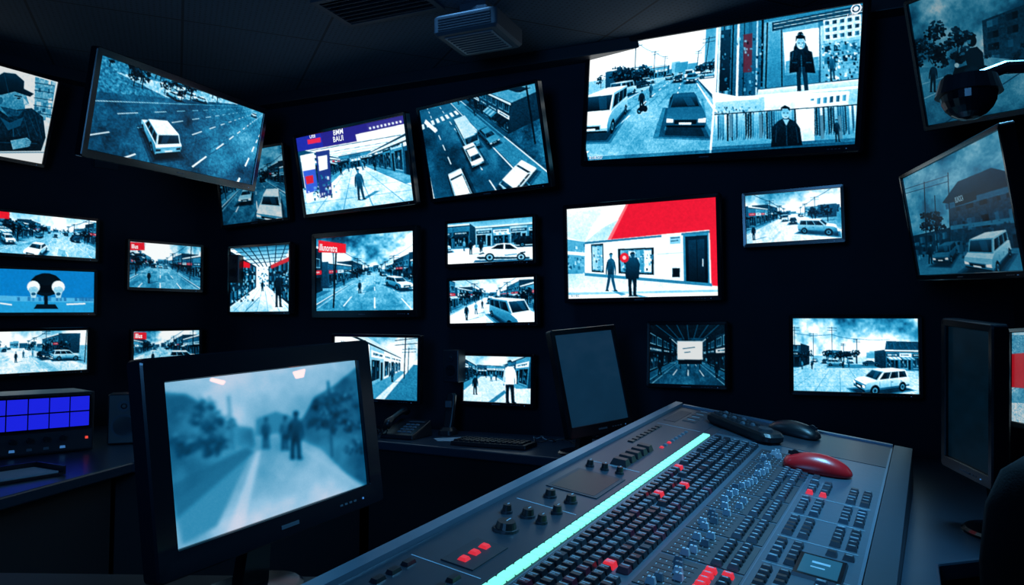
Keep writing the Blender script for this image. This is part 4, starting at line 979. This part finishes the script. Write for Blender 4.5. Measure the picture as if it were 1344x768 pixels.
# ------------------------------------------------------------------ desks
def desk(name,ring,legs,z=.75,mt=M_desk):
    e=empty(name,(ring[0][0],ring[0][1],0))
    slab('top',ring,z-.04,z,mt,.006,e,True)
    k=MB()
    for (p,q) in legs:
        p=Vector(p);q=Vector(q);d=(q-p).normalized();n=Vector((-d.y,d.x))*.012
        b=[p+n,q+n,q-n,p-n]; k.hexa([(v.x,v.y,0) for v in b],[(v.x,v.y,z-.04) for v in b],M_deskleg)
    k.make('panels',e,world=True)
desk('corner_desk',[(-3.35,1.9),(-1.60,1.9),(-1.45,2.94),(-.70,3.56),(.20,3.03),(.56,2.93),(.58,3.50),(-1.25,4.30),(-1.76,4.50),(-3.30,2.86)],
     [((-1.52,2.95),(-.72,3.62)),((-.66,3.60),(.20,3.09)),((-1.67,1.95),(-1.52,2.9)),((.20,3.09),(.54,3.0))])
desk('console_desk',[(.60,2.98),(.62,3.48),(1.92,2.93),(1.92,1.74),(1.15,1.74),(.92,1.67),(.78,1.40),(.44,.74),(-.36,1.02)],
     [((.62,2.95),(1.85,2.6)),((-.30,1.08),(.56,2.86)),((1.88,1.8),(1.88,2.85)),((.40,.78),(.72,1.36))])
desk('side_table',[(-1.25,.95),(-.52,.98),(-.20,1.58),(-1.25,1.62)],[((-1.22,.98),(-1.22,1.58)),((-.52,1.02),(-.25,1.55))],mt=M_deskdark)

# ------------------------------------------------------------------ control console
P1=Vector((.605,2.84,.98)); ea=Vector((.870,-.471,-.1427)).normalized(); gb=Vector((-.4748,-.8776,-.0649)); gb=(gb-ea*gb.dot(ea)).normalized(); nn=gb.cross(ea).normalized()
if nn.z<0: nn=-nn
con=empty('control_console',P1)
def K(a,b,c): return P1+ea*a+gb*b+nn*c
A0,A1,B0,B1=0.,.765,0.,1.93
def down(p,z): return Vector((p.x,p.y,z))
m=MB()
top=[K(A0,B0,-.012),K(A0,B1,-.012),K(A1+.02,B1,-.012),K(A1+.02,B0,-.012)]
m.hexa([down(p,.751) for p in top],top,M_conbody); m.make('body',con,bevel=.012,world=True)
m=MB()
def kb(a0,a1,b0,b1,c0,c1,mt,tp=0.): m.box(a0,a1,b0,b1,c0,c1,mt,tp,K)
kb(.0,.030,.0,B1,-.012,.012,M_conrim,.002); kb(.728,.785,.0,B1,-.012,.006,M_conbody,.002); kb(.030,.728,.0,.022,-.012,.008,M_conrim,.002)
kb(.030,.728,B1-.03,B1,-.012,.006,M_conbody,.002)
kb(.030,.200,.022,B1-.03,-.012,.002,M_conbody); kb(.200,.235,.022,B1-.03,-.012,.001,M_recess)
kb(.235,.728,.022,.33,-.012,.003,M_conbody)
kb(.235,.728,.33,B1-.03,-.012,.002,M_con)
kb(.722,.728,.06,B1-.03,-.0,.005,M_conrim)
for q_ in (.46,.55,.235): kb(q_-.001,q_+.001,.36,B1-.05,.002,.0025,M_conrim)
m.make('deck',con,world=True,bevel=.0015)
m=MB()
nseg=50
for i in range(nseg):
    b=.385+i*(1.86-.385)/nseg; kb(.206,.228,b,b+.0235,.001,.006,M_teal,.001)
m.make('led_strip',con,world=True)
rr=random.Random(5)
m=MB()
b=.40
while b<1.86:
    for j in range(5):
        a=.246+j*.0275
        if rr.random()<.03: continue
        red = (rr.random()<.09 and b>.8)
        kb(a,a+.023,b,b+.0225,.002,.0125,(M_redkey if rr.random()<.10 else M_redcap) if red else (M_recess if rr.random()<.25 else M_key),.003)
        if rr.random()<.9: kb(a+.004,a+.019,b+.007,b+.0090,.0125,.0128,M_print)
        if rr.random()<.6: kb(a+.004,a+.013,b+.013,b+.0145,.0125,.0128,M_print)
    b+=.0275
b=.42; blk=0
while b<1.82:
    kb(.392,.545,b,b+.150,.002,.0035,M_recess)
    for j in range(6):
        bb=b+.012+j*.0235
        kb(.400,.470,bb+.006,bb+.0095,.0035,.0040,M_black)
        pa=.405+rr.random()*.045
        kb(pa,pa+.018,bb+.001,bb+.014,.004,.016,M_keyl if rr.random()<.55 else M_keyg,.003)
        kb(pa+.008,pa+.010,bb+.003,bb+.012,.016,.0164,M_black)
        for i in range(6): kb(.402+i*.012,.4035+i*.012,bb+.013,bb+.019,.0035,.0038,M_print)
        for i in range(2):
            red=(blk==6 and rr.random()<.4)
            kb(.482+i*.030,.504+i*.030,bb+.002,bb+.016,.0035,.013,M_redkey if red else M_key,.003)
            kb(.488+i*.030,.498+i*.030,bb+.007,bb+.010,.013,.0133,M_print)
    b+=.162; blk+=1
b=.66
while b<1.80:
    for j in range(5):
        for i in range(5):
            a=.562+i*.031; bb=b+j*.026
            if 1.17<bb<1.32 and a>.60: continue
            if i==2: continue
            red=(.74<bb<.80 and i<2)
            mt=M_redkey if red else (M_key if rr.random()<.7 else M_keyg)
            kb(a+.002*red,a+.022-.003*red,bb,bb+.016-.003*red,.002,.012,mt,.003)
            if not red and rr.random()<.6: kb(a+.005,a+.017,bb+.007,bb+.009,.012,.0123,M_print)
    kb(.558,.712,b+.133,b+.1345,.002,.0026,M_print); b+=.165
for i in range(3):
    for j in range(3): kb(.50+i*.030,.518+i*.030,.40+j*.03+.2,.412+j*.03+.2,.002,.010,M_key if i%3 else M_keyg,.002)
m.make('keys',con,world=True)
m=MB()
kb(.612,.700,1.195,1.315,.002,.008,M_bezel,.003); kb(.622,.690,1.207,1.303,.008,.0088,mat('small_lcd',(.02,.08,.11),.2,emit=(.008,.05,.085),es=1.,noise=.1)); kb(.640,.672,1.235,1.245,.0088,.009,M_print); kb(.640,.665,1.262,1.268,.0088,.009,M_print)
kb(.060,.185,1.02,1.20,.002,.004,M_recess); kb(.070,.175,1.03,1.19,.004,.0045,M_black)
for q_ in (.36,.93,1.32,1.70): kb(.05,.19,q_,q_+.002,.002,.0026,M_print)
for i in range(5): kb(.105,.150,.70+i*.046,.735+i*.046,.002,.018,M_black,.006)
for i in range(8):
    kb(.06,.078,.40+i*.035,.425+i*.035,.002,.006,M_key,.002); kb(.152,.163,.40+i*.035,.413+i*.035,.002,.006,M_redkey if i in(5,7) else M_keyg,.002)
for i in range(4): kb(.10,.145,.05+i*.055,.09+i*.055,.002,.004,M_recess,.002); kb(.11,.135,.055+i*.055,.06+i*.055,.004,.0044,M_print)
kb(.25,.31,.06,.12,.003,.005,M_recess); kb(.05,.09,.10,.30,.002,.003,M_recess)
kb(.100,.165,1.565,1.685,.002,.004,M_recess)
for i in range(3):
    kb(.123,.140,1.583+i*.034,1.601+i*.034,.004,.009,M_redkey,.003)
for i in range(3):
    for j in range(2): kb(.06+j*.09,.075+j*.09,1.72+i*.04,1.745+i*.04,.002,.008,M_key,.002)
m.make('channel_strip',con,world=True)
m=MB()
for (a,b,r) in ((.118,1.49,.021),(.118,1.40,.013),(.075,1.41,.010),(.155,1.41,.010),(.155,1.34,.010),(.10,1.26,.012),(.15,1.26,.012),(.075,.98,.009),(.115,.98,.009),(.155,.98,.009)):
    m.cyl((a,b,.002),(a,b,.007),r*1.25,r*1.2,M_recess,20,K); m.cyl((a,b,.007),(a,b,.019),r,r*.82,M_black,20,K); m.box(a-.001,a+.001,b-r*.8,b,.019,.0196,M_print,0,K)
m.make('knobs',con,world=True)

def mouse(name,a,b,L,W,Hh,ang,mt,mt2):
    e=empty(name,K(a,b,.003)); m=MB(); rings=[]; ca,sa=math.cos(ang),math.sin(ang)
    prof=[(-.5,.02,.04),(-.47,.55,.30),(-.38,.82,.62),(-.2,.98,.92),(0,1.,1.),(.2,.93,.93),(.36,.86,.72),(.46,.66,.48),(.5,.3,.22)]
    for (t,wf,hf) in prof:
        r=[]
        for i in range(20):
            th=2*math.pi*i/20; y=math.cos(th)*W/2*wf; z=max(math.sin(th),-.12)*Hh*hf
            x=t*L; r.append(K(a+x*ca-y*sa,b+x*sa+y*ca,.008+z))
        rings.append(r)
    m.loft(rings,mt); m.make('shell',e,smooth=True,world=True,sub=1)
    k=MB()
    def KK(x,y,z): return K(a+x*ca-y*sa,b+x*sa+y*ca,.005+z)
    k.loft([[KK(L*.34+.011*math.cos(t)*1.0,w_,Hh*.78+.011*math.sin(t)) for t in [2*math.pi*i/16 for i in range(16)]] for w_ in(-.004,.004)],mt2)
    k.box(.05*L,.44*L,-.0012,.0012,Hh*.70,Hh*.93,mt2,0,KK)
    k.make('wheel',e,world=True)
mouse('computer_mouse',.561,.535,.18,.10,.044,math.pi*.96,M_redmouse,M_black)
mouse('computer_mouse',.437,.125,.17,.095,.040,.25,M_black,M_recess)
e=empty('desk_remote',K(.30,.25,.003)); m=MB()
ang=math.atan2(.336-.159,.416-.182); ca,sa=math.cos(ang),math.sin(ang)
def KR(x,y,z): return K(.300+x*ca-y*sa,.248+x*sa+y*ca,.003+z)
rings=[]
for (z,s_) in ((0,.94),(.008,1.),(.022,1.),(.030,.93)):
    rings.append([KR(x,y,zz+.006*math.cos(x*9)) for x,y,zz in rrect(.30*s_,.085*s_,.028,z,5)])
m.loft(rings,M_black); m.make('shell',e,world=True)
m=MB()
for i in range(8):
    for j in range(3): m.box(-.12+i*.022,-.107+i*.022,-.026+j*.021,-.014+j*.021,.033,.040,M_keyg if (i+j)%4==0 else M_recess,.002,KR)
m.cyl((.095,0,.031),(.095,0,.040),.026,.022,M_recess,20,KR); m.make('buttons',e,world=True)

# ------------------------------------------------------------------ rack with blue LED tiles
R=Matrix.Rotation(math.radians(47),3,'Z'); e=empty('equipment_rack',(-2.03,3.0,.752),R)
m=MB(); m.box(-.36,.36,-.02,.24,0,.245,M_back); m.box(-.35,.35,-.028,-.018,.095,.238,M_bezel); m.make('case',e,bevel=.004)
m=MB()
for i in range(9):
    for j in range(2): m.box(-.338+i*.0755,-.338+i*.0755+.070,-.032,-.027,.105+j*.064,.105+j*.064+.058,M_bluecell)
m.make('led_tiles',e)
m=MB(); m.box(-.35,.35,-.027,-.018,.010,.088,M_recess)
for i in range(10):
    m.cyl((-.30+i*.06,-.027,.062),(-.30+i*.06,-.045,.062),.012,.010,M_black,14)
    m.box(-.31+i*.06,-.29+i*.06,-.031,-.027,.020,.030,M_keyg if i%3 else M_ledb,.001)
m.box(.325,.335,-.031,-.027,.05,.06,M_ledr); m.make('rack_units',e)

def speaker(name,c,yaw,w,h,d,wallk=None):
    R=Matrix.Rotation(math.radians(yaw),3,'Z'); e=empty(name,c,R); m=MB(); m.box(-w/2,w/2,0,d,0,h,M_back); m.make('cabinet',e,bevel=.006)
    m=MB()
    m.cyl((0,.0,h*.36),(0,-.004,h*.36),w*.40,w*.40,M_steel,24); m.cyl((0,-.004,h*.36),(0,-.003,h*.36),w*.33,w*.12,M_black,24); m.cyl((0,0,h*.76),(0,-.004,h*.76),w*.2,w*.2,M_steel,20)
    m.cyl((0,-.004,h*.76),(0,-.006,h*.76),w*.10,w*.06,M_black,16); m.make('drivers',e)
    if wallk:
        m=MB(); m.box(-w*.2,w*.2,d,d+wallk,h*.4,h*.6,M_steel); m.make('bracket',e)
speaker('wall_speaker',(-1.60,4.36,1.53),-10,.07,.16,.07,.06)
speaker('wall_speaker',(-.30,3.74,1.0),-24,.085,.16,.08,.09)
speaker('desk_speaker',(-1.72,3.40,.752),20,.13,.22,.13)

e=empty('desk_phone',(-.50,3.64,.752),Matrix.Rotation(math.radians(-25),3,'Z')); m=MB()
m.hexa([(-.09,-.09,0),(.09,-.09,0),(.09,.09,0),(-.09,.09,0)],[(-.085,-.085,.02),(.085,-.085,.02),(.085,.08,.075),(-.085,.08,.075)],M_black); m.make('base',e,bevel=.004)
m=MB()
for i in range(4):
    for j in range(3): 
        y=-.065+i*.025; z=.022+(y+.085)*.333; m.box(-.01+j*.026,.008+j*.026,y,y+.015,z,z+.006,M_keyg,.002)
m.box(-.01,.07,.035,.07,.064,.068,M_mark); m.make('keypad',e)
m=MB(); m.tube([(-.055,-.085,.052),(-.055,-.07,.072),(-.055,-.03,.088),(-.055,.03,.108),(-.055,.07,.118),(-.055,.09,.105)],[.018,.02,.013,.013,.02,.018],M_black,10); m.make('handset',e,smooth=True)
m=MB(); m.tube([(-.06+.012*math.sin(i*1.1)-.04*math.sin(i/40*3.14),-.08-.0035*i*.6,.03+.012*math.cos(i*1.1)) for i in range(40)],.003,M_black,6); m.make('cord',e,smooth=True)
e=empty('cordless_phone',(-.31,3.72,.752),Matrix.Rotation(math.radians(-20),3,'Z')); m=MB()
m.loft([rrect(.08,.09,.02,0),rrect(.075,.085,.02,.02),rrect(.05,.05,.015,.035)],M_black); m.make('cradle',e)
m=MB(); m.loft([[(x,y+z*.25,z+.02) for x,y,z in rrect(w_,.026,.010,z,3)] for z,w_ in ((.0,.042),(.05,.050),(.12,.052),(.165,.048),(.175,.03))],M_black); m.box(-.015,.015,.0,.006,.13,.16,M_mark); m.make('handset',e)

e=empty('keyboard',(-.08,3.36,.752),Matrix.Rotation(math.radians(-24),3,'Z')); m=MB(); m.box(-.18,.18,-.07,.07,0,.018,M_black,.003); m.make('case',e,bevel=.003)
m=MB()
for i in range(13):
    for j in range(4): m.box(-.168+i*.0255,-.147+i*.0255,-.058+j*.028,-.035+j*.028,.018,.025,M_key,.002)
m.make('keys',e)
e=empty('paper_sheets',(-.28,3.56,.751)); m=MB()
for i,(dx,an) in enumerate(((0,.3),(.06,-.2))):
    ca,sa=math.cos(an),math.sin(an); P=[(dx+x*ca-y*sa,x*sa+y*ca-.04*i) for x,y in((-.075,-.05),(.075,-.05),(.075,.05),(-.075,.05))]
    m.hexa([(x,y,.001*i) for x,y in P],[(x,y,.001*i+.001) for x,y in P],M_paper)
m.make('sheets',e)
e=empty('cable_bundle',(.22,3.46,.752)); m=MB(); r2=random.Random(3)
for c_ in range(6):
    p=[Vector((r2.uniform(-.08,.1),r2.uniform(-.06,.06),.004))]
    a=r2.uniform(0,6.28)
    for i in range(24):
        a+=r2.uniform(-.7,.8); q=p[-1]+Vector((math.cos(a),math.sin(a),0))*.018; q.x=max(-.12,min(.22,q.x)); q.y=max(-.10,min(.08,q.y)); q.z=.004+.012*abs(math.sin(i*.4+c_)); p.append(q)
    m.tube(p,.003,M_keyg if c_%3==0 else M_black,6)
m.make('cables',e,smooth=True)
e=empty('card_reader',(.86,3.08,.752),Matrix.Rotation(math.radians(-15),3,'Z')); m=MB(); m.hexa([(-.05,-.04,0),(.05,-.04,0),(.05,.04,0),(-.05,.04,0)],[(-.04,-.01,.10),(.04,-.01,.10),(.04,.03,.11),(-.04,.03,.11)],M_back); m.box(-.025,.025,-.028,-.02,.05,.08,M_mark); m.make('body',e,bevel=.004)
e=empty('document_tray',(-1.70,2.62,.752),Matrix.Rotation(math.radians(60),3,'Z')); m=MB(); m.box(-.13,.13,-.09,.09,0,.008,M_back); m.box(-.13,.13,.082,.09,.008,.03,M_back); m.box(-.13,-.122,-.09,.09,.008,.03,M_back); m.box(.122,.13,-.09,.09,.008,.03,M_back); m.box(-.11,.11,-.08,.075,.008,.014,M_paper); m.make('tray',e)

# dome camera
e=empty('dome_camera',(.985,1.62,1.76)); m=MB()
m.cyl((0,0,.0),(0,0,.035),.065,.055,M_back,28)
rings=[[(.055*math.cos(f)*math.cos(t),.055*math.cos(f)*math.sin(t),-.055*math.sin(f)) for t in [2*math.pi*i/28 for i in range(28)]] for f in [0,.3,.6,.9,1.2,1.45]]
m.loft(rings,M_bezel); m.make('dome',e)
m=MB(); m.tube([(0,0,.03),(.08,0,.06),(.30,0,.07),(.965,0,.07)],.014,M_back,10); m.box(.95,.965,-.05,.05,.02,.12,M_back); m.make('arm',e)

# ceiling air unit and vent
e=empty('ceiling_air_unit',(-.14,3.16,2.47),Matrix.Rotation(math.radians(-24),3,'Z')); m=MB()
m.loft([rrect(.27,.25,.012,0),rrect(.29,.27,.014,.012),rrect(.29,.27,.014,.075),rrect(.27,.25,.012,.085)],M_white); m.box(-.06,.06,-.06,.06,.085,.151,M_white); m.make('shell',e)
m=MB(); m.box(-.11,.11,-.10,.10,-.004,.0,M_mark)
for i in range(8): m.box(-.10,.10,-.09+i*.024,-.084+i*.024,-.007,-.004,M_white)
for i in range(5): m.box(-.12,.12,-.139,-.134,.018+i*.011,.022+i*.011,M_back)
m.make('louvres',e)
e=empty('ceiling_vent',(-.56,3.12,H-.012),Matrix.Rotation(math.radians(-24),3,'Z')); m=MB()
for x0,x1,y0,y1 in ((-.24,.24,-.14,-.115),(-.24,.24,.115,.14),(-.24,-.215,-.115,.115),(.215,.24,-.115,.115)): m.box(x0,x1,y0,y1,0,.012,M_white)
for i in range(7):
    y=-.10+i*.033; m.hexa([(-.215,y,0),(.215,y,0),(.215,y+.004,0),(-.215,y+.004,0)],[(-.215,y+.014,.011),(.215,y+.014,.011),(.215,y+.018,.011),(-.215,y+.018,.011)],M_white)
m.make('grille',e)

# ------------------------------------------------------------------ office chair
e=empty('office_chair',(1.05,1.61,0),Matrix.Rotation(math.radians(6),3,'Z')); 
m=MB(); rings=[]
for (z,wd,y,th) in ((.56,.36,-.17,.03),(.62,.42,-.19,.04),(.72,.47,-.20,.045),(.84,.48,-.205,.045),(.94,.45,-.20,.04),(1.00,.38,-.19,.03),(1.03,.26,-.18,.02)):
    r=[]
    for i in range(24):
        t=2*math.pi*i/24; x=wd/2*math.copysign(abs(math.cos(t))**.6,math.cos(t)); yy=th*math.copysign(abs(math.sin(t))**.7,math.sin(t))
        r.append((x,y+yy+.35*x*x-.03,z))
    rings.append(r)
m.loft(rings,M_fabric); m.make('backrest',e,smooth=True)
m=MB(); m.loft([rrect(.44,.42,.08,.42,5,cy=.03),rrect(.50,.47,.10,.45,5,cy=.03),rrect(.50,.47,.10,.49,5,cy=.03),rrect(.42,.39,.08,.51,5,cy=.03)],M_fabric); m.make('seat',e,smooth=True)
m=MB(); m.tube([(0,-.10,.42),(0,-.24,.44),(0,-.285,.56),(0,-.27,.75)],.018,M_steel,10); m.cyl((0,.02,.10),(0,.02,.42),.028,.022,M_steel,16)
for i in range(5):
    a=2*math.pi*i/5+.3; m.tube([(0,.02,.11),(.15*math.cos(a),.02+.15*math.sin(a),.10),(.29*math.cos(a),.02+.29*math.sin(a),.075)],[.025,.02,.014],M_black,8)
    x,y=.29*math.cos(a),.02+.29*math.sin(a); m.cyl((x-.02*math.sin(a),y+.02*math.cos(a),.03),(x+.02*math.sin(a),y-.02*math.cos(a),.03),.03,.03,M_black,14)
for s_ in (-1,1):
    m.tube([(s_*.20,.0,.45),(s_*.25,.0,.50),(s_*.25,-.02,.66)],.014,M_steel,8); m.box(s_*.25-.03,s_*.25+.03,-.14,.12,.655,.685,M_black,.008)
m.make('frame',e)

# ------------------------------------------------------------------ light
def area(name,loc,size,energy,col,target=None,spread=None):
    l=bpy.data.lights.new(name,'AREA'); l.energy=energy; l.color=col; l.size=size
    if spread: l.spread=math.radians(spread)
    o=bpy.data.objects.new(name,l); COL.objects.link(o); o.location=loc
    if target is not None:
        o.rotation_euler=(Vector(target)-Vector(loc)).to_track_quat('-Z','Y').to_euler()
    return o
area('ceiling_light_console',(1.2,2.0,2.55),.5,15,(.18,.60,1),(.45,1.75,.9),75)
area('rear_fill_light',(-.6,-.8,2.5),.9,6,(.12,.45,1),(0,2.6,1.1))  # unseen fill lamp added behind the camera for soft blue light
area('desk_fill_light',(-.3,2.9,2.57),.4,3.,(.16,.5,1),(-.3,3.2,.75),100)  # added soft blue fill over the desk, no fixture there
area('ceiling_fill_light',(-.9,-.6,1.7),.8,12,(.10,.42,1),(-.5,3.0,2.62),100)  # unseen lamp added behind the camera to brighten the ceiling like screen glow
w=bpy.data.worlds.new('room_ambient'); sc.world=w; w.use_nodes=True
w.node_tree.nodes['Background'].inputs['Color'].default_value=(.004,.018,.05,1); w.node_tree.nodes['Background'].inputs['Strength'].default_value=.3

# ------------------------------------------------------------------ camera
cam=bpy.data.cameras.new('camera'); cam.sensor_width=36; cam.lens=36*1000/1344; cam.clip_start=.02
co=bpy.data.objects.new('camera',cam); COL.objects.link(co); co.location=(0,0,CZ); co.rotation_euler=(math.pi/2+math.atan(51/1000),0,0)
sc.camera=co
